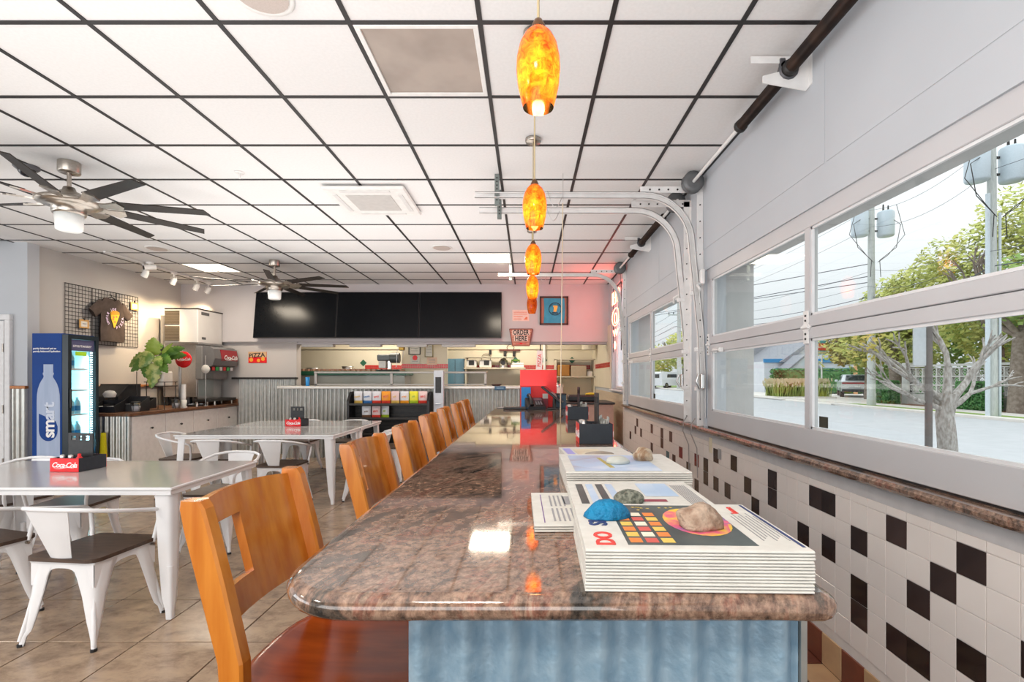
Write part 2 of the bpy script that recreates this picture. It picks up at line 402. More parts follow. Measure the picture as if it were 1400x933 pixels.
# ================================================================ walls
# left side: return wall with the white door, then wall running to the back
b = B(); b.box((-9, 6.05, 0), (-6.15, 6.2, CH+.06)); w = struct('wall_front_return', b, WHITE_W)
def corr(x0, x1, y, z0, z1, pitch=.067, amp=.016, m=GALV, name='corrugated_panel', parent=None, face='y'):
    n = int((x1-x0)/pitch*8); vs = []
    g = B()
    def fn(u, v):
        x = x0+(x1-x0)*u; d = -amp*sin(2*pi*(x-x0)/pitch); z = z0+(z1-z0)*v
        return (x, y+d, z) if face == 'y' else (y+d, x, z)
    g.grid(fn, n, 1, thick=.0015 if face == 'y' else -.0015)
    return part(name, g, m, parent, world=parent is not None)
corr(-6.318, -6.14, 6.03, .0, 1.25, parent=w)
part('cap_rail', B().box((-6.318, 6.0, 1.25), (-6.13, 6.05, 1.285), .004), ORANGEW, w)
b = B(); b.box((-6.3, 6.2, 0), (-6.2, 12, CH+.06)); w = struct('wall_left', b, WARM_W)
part('chair_rail', B().box((-6.2, 6.2, 1.235), (-6.165, 8.86, 1.27), .004), ORANGEW, w)
# white door in the return wall
d = B(); d.box((-7.36, 6.0, 0), (-6.39, 6.045, 2.08), .003)
door = struct('door_3', d, WPAINT)
for z in (.35, 1.0, 1.75): part('hinge', B().cyl((-6.395, 5.995, z-.05), (-6.395, 5.995, z+.05), .008, n=8), CHROME, door)
fr = B(); fr.box((-6.385, 6.0, 0), (-6.32, 6.05, 2.09), .006); fr.box((-7.5, 6.0, 2.09), (-6.32, 6.05, 2.16), .006)
part('door_frame', fr, WPAINT, door)
# back wall, soffit with the screens, kitchen behind
b = B(); b.box((-6.2, 8.88, 0), (-4.17, 9.05, CH+.06)); wb = struct('wall_back', b, FARW)
part('picture_ledge', B().box((-6.2, 8.845, 2.0), (-4.15, 8.88, 2.02)), FARW, wb)
corr(-5.2, -4.18, 8.865, 0, 1.35, parent=wb)
part('cap_rail', B().box((-5.3, 8.80, 1.35), (-4.14, 8.88, 1.385), .004), BLKM, wb)
b = B(); b.box((-6.2, 8.80, 2.02), (1.44, 9.05, CH+.06)); b.box((-4.17, 8.88, 1.98), (1.44, 9.05, 2.02)); struct('trim_1', b, mat('soffit_paint', (.53, .50, .51), .6, c2=(.51, .48, .49), scale=2))
b = B(); b.box((-6.2, 10.9, 0), (1.44, 11.0, 2.9)); wk = struct('wall_kitchen', b, CREAM)
b = B(); b.box((-6.2, 9.05, 2.75), (1.44, 11.0, 2.85)); struct('ceiling_kitchen', b, CREAM)
area('kitchen_light', (-3.2, 9.9, 2.72), (0, 0, 0), 1.2, .5, 34, (1, .90, .74)); area('kitchen_light', (-.4, 9.9, 2.72), (0, 0, 0), 1.2, .5, 34, (1, .90, .74))
# red and green tile on the kitchen wall
REDT = mat('red_wall_tile', (.62, .03, .02), .2, rnd=.12); GRT = mat('green_wall_tile', (.03, .13, .07), .2)
def redband(plane, a, c, d, parent):
    g = B(); x = a
    while x < c:
        for z in (1.585, 1.63):
            if plane == 'y': g.box((x, d-.004, z-.021), (x+.042, d, z+.021))
            else: g.box((d-.004, x, z-.021), (d, x+.042, z+.021))
        x += .0445
    part('red_tile_band', g, REDT, parent, kind='stuff', world=True)
redband('y', -3.6, 1.38, 10.899, wk)
dm = B(); s = .075; dm.prism([(-s, 0), (0, -s), (s, 0), (0, s)], -.006, 0, 'xz')
dme = dm.mesh('green_diamond_tile', GRT)
for xx, zz in ((-3.64, 1.70), (-3.15, 1.70), (-.27, 1.76), (.36, 1.76), (.98, 1.76)): place('green_diamond_tile', dme, (xx, 10.899, zz), wk)
part('chair_rail', B().box((-6.2, 10.87, 2.0), (1.44, 10.9, 2.02)), CREAM, wk)

# right wall: sill wall, piers, header
XR = 1.44; SB = .955
TILEW = mat('pink_white_wall_tile', (.82, .765, .73), .12, c2=(.80, .745, .71), scale=5)
b = B()
b.box((XR, -4.4, 0), (1.62, 12, SB))
wr = struct('wall_right', b, mat('tile_grout_light', (.74, .69, .66), .7))
b = B(); b.box((XR, -4.4, SB), (1.62, 1.0, CH+.06)); b.box((XR, 4.02, SB), (1.62, 4.36, CH+.06)); b.box((XR, 7.18, SB), (1.62, 7.42, CH+.06)); b.box((XR, 8.38, SB), (1.62, 12, CH+.06))
b.box((XR, 7.42, SB), (1.62, 8.38, 1.19)); b.box((XR, 7.42, 2.9), (1.62, 8.38, CH+.06))
b.box((XR, 1.0, 2.26), (1.62, 4.02, CH+.06)); b.box((XR, 4.36, 2.26), (1.62, 7.18, CH+.06))
part('upper_wall', b, WHITE_W, wr)
b = B()
for y0, y1 in ((-1.0, 2.37), (2.385, 4.2), (4.2, 5.38), (5.395, 7.3)): b.box((XR-.003, y0, 2.435), (XR, y1, CH+.05), .002)
part('header_panel', b, WHITE_W, wr)
b = B(); b.box((XR-.004, -4.4, .885), (XR, 7.3, SB)); part('grey_band', b, mat('grey_band_paint', (.56, .55, .56), .5), wr)
b = B(); b.box((1.385, -1.0, SB), (1.50, 7.32, .992), .012); part('granite_sill', b, GRANITE, wr)
b = B(); b.box((1.39, 7.36, 1.16), (1.50, 8.44, 1.19), .005); part('window_sill', b, WPAINT, wr)
# exterior pier and soffit outside the doors
b = B(); b.box((1.62, 4.05, -.1), (1.86, 4.30, 3.3)); b.box((1.62, 7.2, -.1), (1.86, 7.4, 3.3)); b.box((1.62, -3, 2.31), (1.86, 4.05, 3.3)); b.box((1.62, 4.30, 2.31), (1.86, 7.2, 3.3))
struct('wall_exterior', b, mat('exterior_stucco', (.50, .50, .50), .8, c2=(.46, .46, .46), scale=8, bump=.2, bscale=60))
# wainscot tiles, one by one near the camera
TD = [(395,180),(331,155),(503,227),(443,261),(532,308),(468,340),(648,290),(693,310),(603,413),(690,467),(797,443),(928,410),(790,615),(790,705),(1000,650),(1090,590),(1195,525),(915,800),(993,858),(1185,865),(370,278),(293,190),(293,233),(328,253),(259,258),(230,190),(168,85),(138,75),(138,105),(101,55),(102,120),(180,162),(52,38),(47,65),(69,73),(28,82),(1376,850)]
TC = [(260,168,'r'),(157,150,'t'),(205,140,'r')]
tt = .108; Y0 = 1.543; Z0 = .740
cells = {}
for e in [(a, c, 'd') for a, c in TD]+TC:
    x = 850+e[0]/2.502; y = 560+e[1]/2.502; Y = XR*673/(x-721.5); z = HC-(y-515)*Y/673
    cells[(math.floor((Y-Y0)/tt), math.floor((z-Z0)/tt))] = e[2]
for e in ((-5, -2), (-7, 0), (-4, -4), (-9, -3)): cells[e] = 'd'
DT = mat('dark_brown_wall_tile', (.035, .022, .02), .1, c2=(.05, .032, .028), scale=5, rnd=.5)
TM = {'d': DT, 'r': mat('wine_red_wall_tile', (.20, .01, .012), .1), 't': mat('teal_wall_tile', (.02, .16, .20), .1), 'w': TILEW}
tme = {k: B().box((-.004, -tt/2+.0012, -tt/2+.0012), (0, tt/2-.0012, tt/2-.0012), .001).mesh('wall_tile', m) for k, m in TM.items()}
tme_c = {k: B().box((-.004, -tt/2+.0012, -tt/2+.0012), (0, tt/2-.0012, -tt/2+.036), .001).mesh('wall_tile', m) for k, m in TM.items()}
field = B()
for i in range(-8, 54):
    for j in range(-6, 2):
        k = cells.get((i, j), 'w'); yc = Y0+(i+.5)*tt; zc = Z0+(j+.5)*tt
        if zc < .16+tt*.3: continue
        cut = j == 1
        if i < 17 or (k != 'w' and not cut):
            place('wall_tile', (tme_c if cut else tme)[k], (XR, yc, zc), wr)
        else:
            field.box((XR-.004, yc-tt/2+.0012, zc-tt/2+.0012), (XR, yc+tt/2-.0012, zc-tt/2+.036 if cut else zc+tt/2-.0012))
part('wall_tile_field', field, TILEW, wr, kind='stuff')
bm2 = [B().box((-.008, -.073, .004), (0, .073, .155), .002).mesh('base_tile', q) for q in (QR, QT)]
for j in range(0, 32): place('base_tile', bm2[j % 2], (XR, .6+.15*(j+.5), 0), wr)
b = B(); 
for i in range(0, 44):
    for j in range(0, 10):
        y = 7.42+i*.108; z = .05+j*.108
        b.box((XR-.004, y+.001, z+.001), (XR, y+.107, z+.107))
part('wall_tile_field', b, mat('kitchen_side_tile', (.70, .58, .45), .2), wr, kind='stuff')
b = B(); b.box((XR-.012, 8.5, 1.19), (XR, 10.88, 2.3)); part('kitchen_side_panel', b, CREAM, wr)
redband('x', 8.56, 10.8, XR-.012, wr)
for z0, z1 in ((2.02, 2.9),): part('column_head', B().lathe([(.16, 1.95), (.16, 2.75)], (1.28, 10.2, 0), 20), CREAM, wk)
# window beyond the doors
t = B()
for a, c in (((7.42, 1.19), (7.47, 2.9)), ((8.33, 1.19), (8.38, 2.9)), ((7.47, 1.19), (8.33, 1.24)), ((7.47, 2.85), (8.33, 2.9))): t.box((1.50, a[0], a[1]), (1.56, c[0], c[1]), .003)
win = struct('window_1', t, WPAINT)
FROST = bpy.data.materials.new('frosted_window_film'); FROST.use_nodes = True
nt = FROST.node_tree; [nt.nodes.remove(n) for n in list(nt.nodes)]
o = nt.nodes.new('ShaderNodeOutputMaterial'); tr = nt.nodes.new('ShaderNodeBsdfTranslucent'); tp = nt.nodes.new('ShaderNodeBsdfTransparent'); mx = nt.nodes.new('ShaderNodeMixShader')
tr.inputs['Color'].default_value = (.97, .97, .97, 1); mx.inputs['Fac'].default_value = .7; nt.links.new(tr.outputs[0], mx.inputs[1]); nt.links.new(tp.outputs[0], mx.inputs[2]); nt.links.new(mx.outputs[0], o.inputs['Surface'])
part('pane', B().box((1.525, 7.47, 1.24), (1.531, 8.33, 2.85)), FROST, win)

# ================================================================ overhead doors
def hinge_mesh():
    h = B(); h.prism([(-.022, -.085), (.022, -.085), (.02, -.02), (.045, 0), (.02, .02), (.022, .085), (-.022, .085), (-.02, .02), (-.045, 0), (-.02, -.02)], -.006, 0, 'yz')
    h.cyl((-.008, -.03, 0), (-.008, .03, 0), .009, n=8)
    for z in (-.06, .06, -.035, .035): h.cyl((-.010, 0, z), (-.006, 0, z), .006, n=6, m=1)
    return h.mesh('hinge', [TRACKM, BLKM])
HM = hinge_mesh()
def chan(path, nrm_up, w=.052, d=.026, th=.004):
    # C channel swept along a path lying in the XZ plane at y; opening toward +Y or -Y
    g = B(); return g
def track(y, sgn):
    g = B()
    pts = [(1.425, 1.06), (1.425, 1.4), (1.41, 1.75), (1.375, 2.1), (1.345, 2.38), (1.335, 2.49)]
    r = .385
    for k in range(1, 11):
        a = pi/2*k/10; pts.append((1.335-r+r*cos(a), 2.49+r*sin(a)))
    pts += [(.4, 2.876), (-.43, 2.878)]
    # web plus two lips
    n = len(pts)
    def off(i, d):
        a = Vector(pts[min(i+1, n-1)])-Vector(pts[max(i-1, 0)]); a.normalize(); q = Vector((-a.y, a.x)); return (pts[i][0]+q.x*d, pts[i][1]+q.y*d)
    for (da, db, ya, yb) in ((-.026, .026, 0, .003), (-.026, -.022, 0, .03), (.022, .026, 0, .03), (-.026, -.014, .027, .03), (.014, .026, .027, .03)):
        vs = []; fs = []
        for i in range(n):
            p = off(i, da); q = off(i, db)
            vs += [(p[0], y+sgn*ya, p[1]), (q[0], y+sgn*ya, q[1]), (q[0], y+sgn*yb, q[1]), (p[0], y+sgn*yb, p[1])]
        for i in range(n-1):
            for k in range(4): fs.append((i*4+k, i*4+(k+1) % 4, i*4+4+(k+1) % 4, i*4+4+k))
        fs.append((0, 1, 2, 3)); fs.append((n*4-4, n*4-3, n*4-2, n*4-1)); g.add(vs, fs)
    return g
def overhead(name, ya, yb, mids, near_hw=True):
    Xd = XR+.012; zs = [1.0, 1.655, 2.30]
    f = B(); f.box((Xd, ya, 2.17), (Xd+.045, yb, 2.43), .003)
    door = struct(name, f, DOORP)
    ys = [ya]+mids+[yb]
    # rails and stiles
    for z0, z1 in ((1.0, 1.13), (1.595, 1.653), (1.657, 1.715)):
        part('rail', B().box((Xd, ya, z0), (Xd+.045, yb, z1), .003), DOORP, door)
    for k, y in enumerate(ys):
        w = .045 if 0 < k < len(ys)-1 else .09
        y0 = y-w/2 if 0 < k < len(ys)-1 else (y if k == 0 else y-w)
        part('stile', B().box((Xd+.001, y0, 1.13), (Xd+.044, y0+w, 1.595)), DOORP, door)
        part('stile', B().box((Xd+.001, y0, 1.715), (Xd+.044, y0+w, 2.17)), DOORP, door)
    for k in range(len(ys)-1):
        a = ys[k]+(.0225 if k else .09); c = ys[k+1]-(.0225 if k < len(ys)-2 else .09)
        for z0, z1 in ((1.13, 1.595), (1.715, 2.17)):
            p = part('pane', B().box((Xd+.02, a, z0), (Xd+.026, c, z1)), GLASS, door)
            g = B(); 
            for q in (((a, z0), (a+.012, z1)), ((c-.012, z0), (c, z1)), ((a, z0), (c, z0+.012)), ((a, z1-.012), (c, z1))): g.box((Xd+.008, q[0][0], q[0][1]), (Xd+.02, q[1][0], q[1][1]))
            part('glazing_bead', g, WPAINT, p)
    part('bottom_seal', B().box((Xd+.005, ya, .984), (Xd+.04, yb, 1.0)), BLK, door)
    for y in [m for m in mids]+[yb-.03, ya+.03]: place('hinge', HM, (Xd-.001, y, 1.655), door)
    for y in [yb-.26]:
        h = B(); h.cyl((Xd-.03, y-.06, 1.60), (Xd-.03, y+.06, 1.60), .009, n=8); h.cb((Xd-.015, y-.06, 1.6), (.03, .03, .035), .004); h.cb((Xd-.015, y+.06, 1.6), (.03, .03, .035), .004)
        part('lift_handle', h, TRACKM, door)
    # hardware
    for y, s in ((yb+.05, -1), (ya-.05, 1)):
        part('track', track(y, s), TRACKM, door)
        j = B(); j.box((1.385, y-.002*s if s > 0 else y+.0, .995), (1.437, y+.004, CH-.1)); j.box((XR-.004, min(y, y-s*.05), .995), (XR-.0005, max(y, y-s*.05), CH-.1))
        j.box((.92, y-.002, 2.905), (1.437, y+.002, 2.955)); j.box((.92, y-.03*(s > 0)-.0, 2.953), (1.437, y+.03*(s < 0), 2.957))
        part('jamb_angle', j, TRACKM, door)
        h = B()
        for k in range(14): h.cyl((1.41, y-.006, 1.05+k*.135), (1.41, y+.006, 1.05+k*.135), .006, n=6)
        for k in range(6): h.cyl((1.0+k*.075, y-.006, 2.93), (1.0+k*.075, y+.006, 2.93), .008, n=6)
        part('slot_holes', h, BLKM, door, kind='stuff')
        for z, xx in ((1.62, 1.40), (2.08, 1.36), (1.30, 1.40)):
            part('roller_bracket', B().cb((xx, y, z), (.07, .02, .035), .004).cyl((xx-.01, y-.015, z), (xx-.01, y+.015, z), .014, n=10), TRACKM, door)
        a = B(); a.box((-.27, y-.018, 2.80), (-.232, y+.018, CH)); part('hanger_strap', a, mat('grey_perforated_steel', (.22, .25, .24), .5, .6), door)
        h = B()
        for k in range(7): h.cyl((-.251, y-.020, 2.84+k*.03), (-.251, y+.020, 2.84+k*.03), .007, n=6)
        part('strap_holes', h, BLKM, door, kind='stuff')
        c = B(); pts = [(.16+.12*u, y-.03, 2.86-.11*sin(pi*u)+.05*(1-u)) for u in [k/14 for k in range(15)]]; c.tube(pts, .003, 5); part('lift_cable_loop', c, STEEL, door)
        dr = B(); dy = y+s*.06; dr.lathe([(.001, -.03), (.05, -.03), (.085, -.028), (.085, -.02), (.075, -.018), (.072, .02), (.085, .024), (.085, .03), (.03, .034), (.001, .034)], (1.33, dy, 2.965), 20, axis='y')
        part('cable_drum', dr, mat('grey_drum', (.16, .165, .17), .45, .4), door)
    yc = (ya+yb)/2
    part('torsion_shaft', B().cyl((1.33, ya-.05, 2.965), (1.33, yb+.05, 2.965), .013, n=10), TRACKM, door)
    for a, c in ((yc-.95, yc-.03), (yc+.03, yc+.55)):
        sp = B(); n = int((c-a)/.009); rr = .034
        prof = [(.0001, a)]
        k = 0; y = a
        while y < c: prof += [(rr-.004, y), (rr, y+.0045)]; y += .009
        prof += [(.0001, c)]
        sp.lathe(prof, (1.33, 0, 2.965), 14, axis='y'); part('torsion_spring', sp, SPRING, door)
        cn = B(); cn.lathe([(.001, 0), (.038, 0), (.04, .03), (.028, .045), (.001, .05)], (1.33, c-.01, 2.965), 12, axis='y'); part('winding_cone', cn, BLKM, door)
    g = B(); g.prism([(1.20, 2.90), (1.42, 2.86), (1.437, 2.88), (1.437, 3.03), (1.41, 3.03), (1.38, 2.98), (1.20, 2.935)], yc-.003, yc+.003, 'xz'); g.box((1.433, yc-.03, 2.88), (1.437, yc+.03, 3.04)); g.box((1.14, yc-.003, 3.0), (1.37, yc+.003, 3.035))
    part('centre_bracket', g, TRACKM, door)
    g = B(); g.lathe([(.016, -.01), (.05, -.01), (.05, .01), (.016, .01)], (1.33, yc, 2.965), 12, axis='y'); g.cb((1.30, yc, 3.0), (.03, .02, .05), .004); part('bearing', g, mat('cast_grey', (.12, .12, .13), .5, .5), door)
    return door
d1 = overhead('door_1', 1.05, 3.98, [2.56])
d2 = overhead('door_2', 4.42, 7.12, [5.82])
for dd, y in ((d1, 3.98), (d2, 4.42)):
    s = 1 if dd is d1 else -1
    g = B(); g.cb((1.40, y-s*.03, 1.36), (.03, .05, .12), .006); g.tube([(1.38, y-s*.03, 1.30), (1.35, y-s*.04, 1.36), (1.37, y-s*.03, 1.42)], .009, 8); part('latch', g, STEEL, dd)
    g = B(); g.tube([(1.39, y-s*.02, 2.15), (1.34, y-s*.09, 2.12), (1.35, y-s*.13, 2.08)], .011, 8); g.cb((1.40, y-s*.03, 2.20), (.03, .05, .12), .006); part('top_bracket', g, TRACKM, dd)
# small sticker in the corner of the panes
for dd, y, lb in ((d1, 2.50, 'dark printed sticker'), (d2, 5.76, 'dark printed sticker')):
    g = B(); g.box((XR+.028, y-.04-.05, 1.145), (XR+.031, y-.05+.03, 1.20)); st = part('pane_sticker', g, mat('sticker_dark', (.05, .05, .035), .5), dd, label=lb)
# hanging cords at the jamb
for y, z1 in ((4.12, .55), (4.33, .45)):
    pts = [(1.40, y, 1.05), (1.37, y, 1.0), (1.365, y, .92), (1.415, y, .8), (1.425, y+.01, z1)]
    part('pull_cord', B().tube(pts, .0045, 6), mat('grey_cord', (.35, .33, .32), .7), d1 if y < 4.2 else d2)
single('switch_plate', B().box((-.004, -.03, -.06), (0, .03, .06), .002), mat('cream_plate', (.72, .66, .50), .4), 'cream wall plate on the tiles below the door track', 'wall plate', (1.436, 3.86, .86))
single('switch_plate', B().box((-.004, -.03, -.04), (0, .03, .04), .002), mat('grey_plate', (.45, .46, .47), .4, .4), 'small grey metal wall plate beside the cream one', 'wall plate', (1.436, 3.68, .82))
# ================================================================ the bar
b = B()
x0, x1, y0, y1 = -.195, .445, .80, 5.20
Hb = 1.067
b.box((x0+.02, y0+.02, 0), (x1-.02, y1, Hb-.042))
bar = part('cabinet_body', b, mat('bar_plywood', (.25, .16, .10), .7)); 
barT = thing('bar_counter', 'long bar counter with polished red-brown granite top and corrugated metal base', 'bar counter', (.1, 3, 0))
bar.parent = barT; bar.data.transform(T((-.1, -3, 0)))
corr(x0, x1, y0+.006, 0, Hb-.04, pitch=.0735, amp=.014, m=GALVN, parent=barT, name='corrugated_front')
corr(y0, y1, x0+.006, 0, Hb-.04, pitch=.0735, amp=-.010, m=GALVN, parent=barT, name='corrugated_side', face='x')
corr(y0, y1, x1-.006, 0, Hb-.04, pitch=.0735, amp=.010, m=GALVN, parent=barT, name='corrugated_side', face='x')
part('corner_trim', B().box((x1-.004, y0-.006, 0), (x1+.006, y0+.01, Hb-.04)), GALV, barT, world=True)
# granite slab with bullnose edge and rounded corners
def slab(outline, zt, th, nose=.02, name='granite_top', m=GRANITE, parent=None):
    n = len(outline); g = B(); rings = []
    K = 7
    c = []
    for k in range(K+1):
        a = pi/2-pi*k/K; c.append((nose*cos(a)-nose, (th/2)*sin(a)+zt-th/2))
    nr = []
    for i in range(n):
        a = Vector(outline[(i+1) % n])-Vector(outline[i-1]); a.normalize(); nr.append(Vector((a.y, -a.x)))
    vs = []
    for off, z in c:
        for i in range(n): p = Vector(outline[i])+nr[i]*off; vs.append((p.x, p.y, z))
    fs = [(k*n+i, (k+1)*n+i, (k+1)*n+(i+1) % n, k*n+(i+1) % n) for k in range(K) for i in range(n)]
    g.add(vs, fs, 0, True); g.add(vs[:n], [tuple(range(n))], 0); g.add(vs[-n:], [tuple(range(n))[::-1]], 0)
    return part(name, g, m, parent, world=parent is not None)
def rc(cx, cy, r, a0, a1, k=10): return [(cx+r*cos(R(a0+(a1-a0)*i/k)), cy+r*sin(R(a0+(a1-a0)*i/k))) for i in range(k+1)]
yn = .738
ol = rc(-.415+.14, yn+.14, .14, 180, 270)+rc(.478-.03, yn+.03, .03, 270, 360)+rc(.462-.05, 5.38-.05, .05, 0, 90)+rc(-.36+.18, 5.38-.18, .18, 90, 180)
slab(ol, Hb, .042, .021, parent=barT)

# ================================================================ bar stools
def slabc(yc0, yc1, zc0, zc1, th=.022, n=8, arch=0.):
    def fn(u, v):
        y = yc0+(yc1-yc0)*u; z = zc0+(zc1-zc0)*v+(arch*(1-(y/.17)**2) if v > .5 else 0)
        x = -.135-.085*((z-.82)/.33)-.022*(1-(y/.17)**2)
        return (x, y, z)
    return B().grid(fn, n, 4, thick=th)
def make_stool(label):
    t = thing('bar_stool', label, 'bar stool', (-.415, 1.115, 0), 0, 'wooden bar stools along the bar')
    for s in (-1, 1):
        y = s*.172
        g = B(); prof = []
        for z, xx, w in ((0, -.20, .036), (.35, -.175, .040), (.70, -.135, .046), (.85, -.142, .052), (1.0, -.18, .056), (1.10, -.207, .056), (1.145, -.218, .052), (1.16, -.222, .040)):
            prof.append((xx, z, w))
        vs = []; fs = []
        ty = .017
        for xx, z, w in prof:
            e = .005
            vs += [(xx-w/2+e, y-ty, z), (xx+w/2-e, y-ty, z), (xx+w/2, y-ty+e, z), (xx+w/2, y+ty-e, z), (xx+w/2-e, y+ty, z), (xx-w/2+e, y+ty, z), (xx-w/2, y+ty-e, z), (xx-w/2, y-ty+e, z)]
        n = len(prof)
        for i in range(n-1):
            for k in range(8): fs.append((i*8+k, i*8+(k+1) % 8, i*8+8+(k+1) % 8, i*8+8+k))
        fs.append(tuple(range(8))[::-1]); fs.append(tuple(range(n*8-8, n*8))); g.add(vs, fs); part('rear_leg', g, OAK, t)
        g = B(); g.tube([(.17, s*.15, 0), (.15, s*.135, .74)], [.017, .024], 8); part('front_leg', g, OAK, t)
        g = B(); g.cb((0, s*.15, .30), (.34, .018, .03), .004); part('side_stretcher', g, OAK, t)
    part('top_rail', slabc(-.158, .158, 1.098, 1.146, .026, 10, .012), OAK, t)
    part('bottom_rail', slabc(-.158, .158, .905, .968, .022), OAK, t)
    part('back_panel', slabc(-.03, .158, .966, 1.10, .020), OAK, t)
    g = B(); g.cb((.165, 0, .26), (.02, .28, .035), .005); part('footrest', g, OAK, t)
    g = B(); g.cb((-.18, 0, .36), (.02, .33, .03), .004); part('rear_stretcher', g, OAK, t)
    def sq(v):
        r = math.hypot(v[0], v[1])+1e-9; c, d = abs(v[0])/r, abs(v[1])/r; return (c**2.9+d**2.9)**(-1/2.9)
    # seat: rounded, dished and glossy
    pr = [(.001, .778), (.08, .777), (.15, .781), (.185, .788), (.205, .790), (.214, .783), (.216, .770), (.205, .758), (.15, .750), (.001, .748)]
    s_ = B(); s_.lathe(pr[::-1], n=40); s_.v = [(v[0]*sq(v)+.03, v[1]*sq(v)*.98, v[2]) for v in s_.v]
    part('seat', s_, OAKR, t, label='glossy dark cherry round seat')
    g = B(); g.cb((0, 0, .733), (.30, .27, .035), .01); part('seat_frame', g, OAK, t)
    return t
ord_ = ['bar stool nearest the camera at the rounded granite corner', 'second bar stool from the near end of the bar', 'third bar stool from the near end of the bar', 'fourth bar stool, in the middle of the row of seven', 'third bar stool from the far end of the bar', 'second bar stool from the far end of the bar', 'farthest bar stool, beside the grey dispenser post']
st0 = make_stool('honey wood '+ord_[0])
for k, (yf, dx, rz) in enumerate(((2.08, 0, -2), (2.69, .01, 1), (3.32, .0, 0), (3.98, -.015, 2), (4.62, -.01, 0), (5.22, -.02, -2))):
    dup(st0, (-.415+dx, yf-.17, 0), R(rz), 'honey wood '+ord_[k+1])
st0.rotation_euler.z = R(-4)

# ================================================================ white metal tables
def make_table(name, label, cx, cy, w, d):
    t = thing(name, label, 'table', (cx, cy, 0))
    H = .76
    b = B(); b.box((-w/2, -d/2, H-.018), (w/2, d/2, H-.001), .004); b.box((-w/2+.01, -d/2+.01, H-.045), (w/2-.01, -d/2+.022, H-.018)); b.box((-w/2+.01, d/2-.022, H-.045), (w/2-.01, d/2-.01, H-.018))
    b.box((-w/2+.01, -d/2+.023, H-.045), (-w/2+.022, d/2-.023, H-.0185)); b.box((w/2-.022, -d/2+.023, H-.045), (w/2-.01, d/2-.023, H-.0185))
    part('table_frame', b, WM, t)
    part('tabletop', B().box((-w/2+.006, -d/2+.006, H-.004), (w/2-.006, d/2-.006, H), .001), TABLE, t)
    for sx in (-1, 1):
        for sy in (-1, 1):
            g = B(); X = sx*(w/2-.014); Y = sy*(d/2-.014)
            prof = [(.001, .030, -.012), (.05, .034, -.012), (.12, .052, -.008), (.35, .070, -.002), (H-.03, .088, .008)]
            # folded sheet leg: L section with a rounded corner, tapering down and splayed
            vs = []; fs = []; sec = 9
            for z, wd, ins in prof:
                cxx, cyy = X-sx*ins*1.2, Y-sy*ins*1.2
                r = wd*.35
                pts = [(wd, 0), (wd*.68, -.0), (r, 0), (r*.45, r*.12), (r*.12, r*.45), (0, r), (0, wd*.68), (0, wd), (.004, wd)]
                for p, q in pts: vs.append((cxx-sx*p, cyy-sy*q, z))
            n = len(prof)
            for i in range(n-1):
                for k in range(sec-1): fs.append((i*sec+k, i*sec+k+1, (i+1)*sec+k+1, (i+1)*sec+k))
            g.add(vs, fs, 0, True)
            # inner skin
            vs2 = [((v[0]-sx*.004), (v[1]-sy*.004), v[2]) for v in vs]
            g.add(vs2, [f[::-1] for f in fs], 0, True)
            g.cyl((X-sx*.005, Y-sy*.005, .012), (X-sx*.012-sx*.0, Y-sy*.012, .30), .012, .02, 8)
            part('leg', g, WM, t)
            part('leg_foot', B().cyl((X-sx*.004, Y-sy*.004, 0), (X-sx*.004, Y-sy*.004, .014), .017, n=10), BLK, t)
    return t
make_table('dining_table', 'white metal dining table nearest the camera, left of the stools', -2.94, 3.285, 1.78, .91)
make_table('dining_table', 'nearer of the two white tables pushed together in front of the chip rack', -2.99, 5.80, 1.75, .87)
make_table('dining_table', 'farther of the two pushed-together white tables, closest to the chip rack', -2.99, 6.685, 1.75, .87)

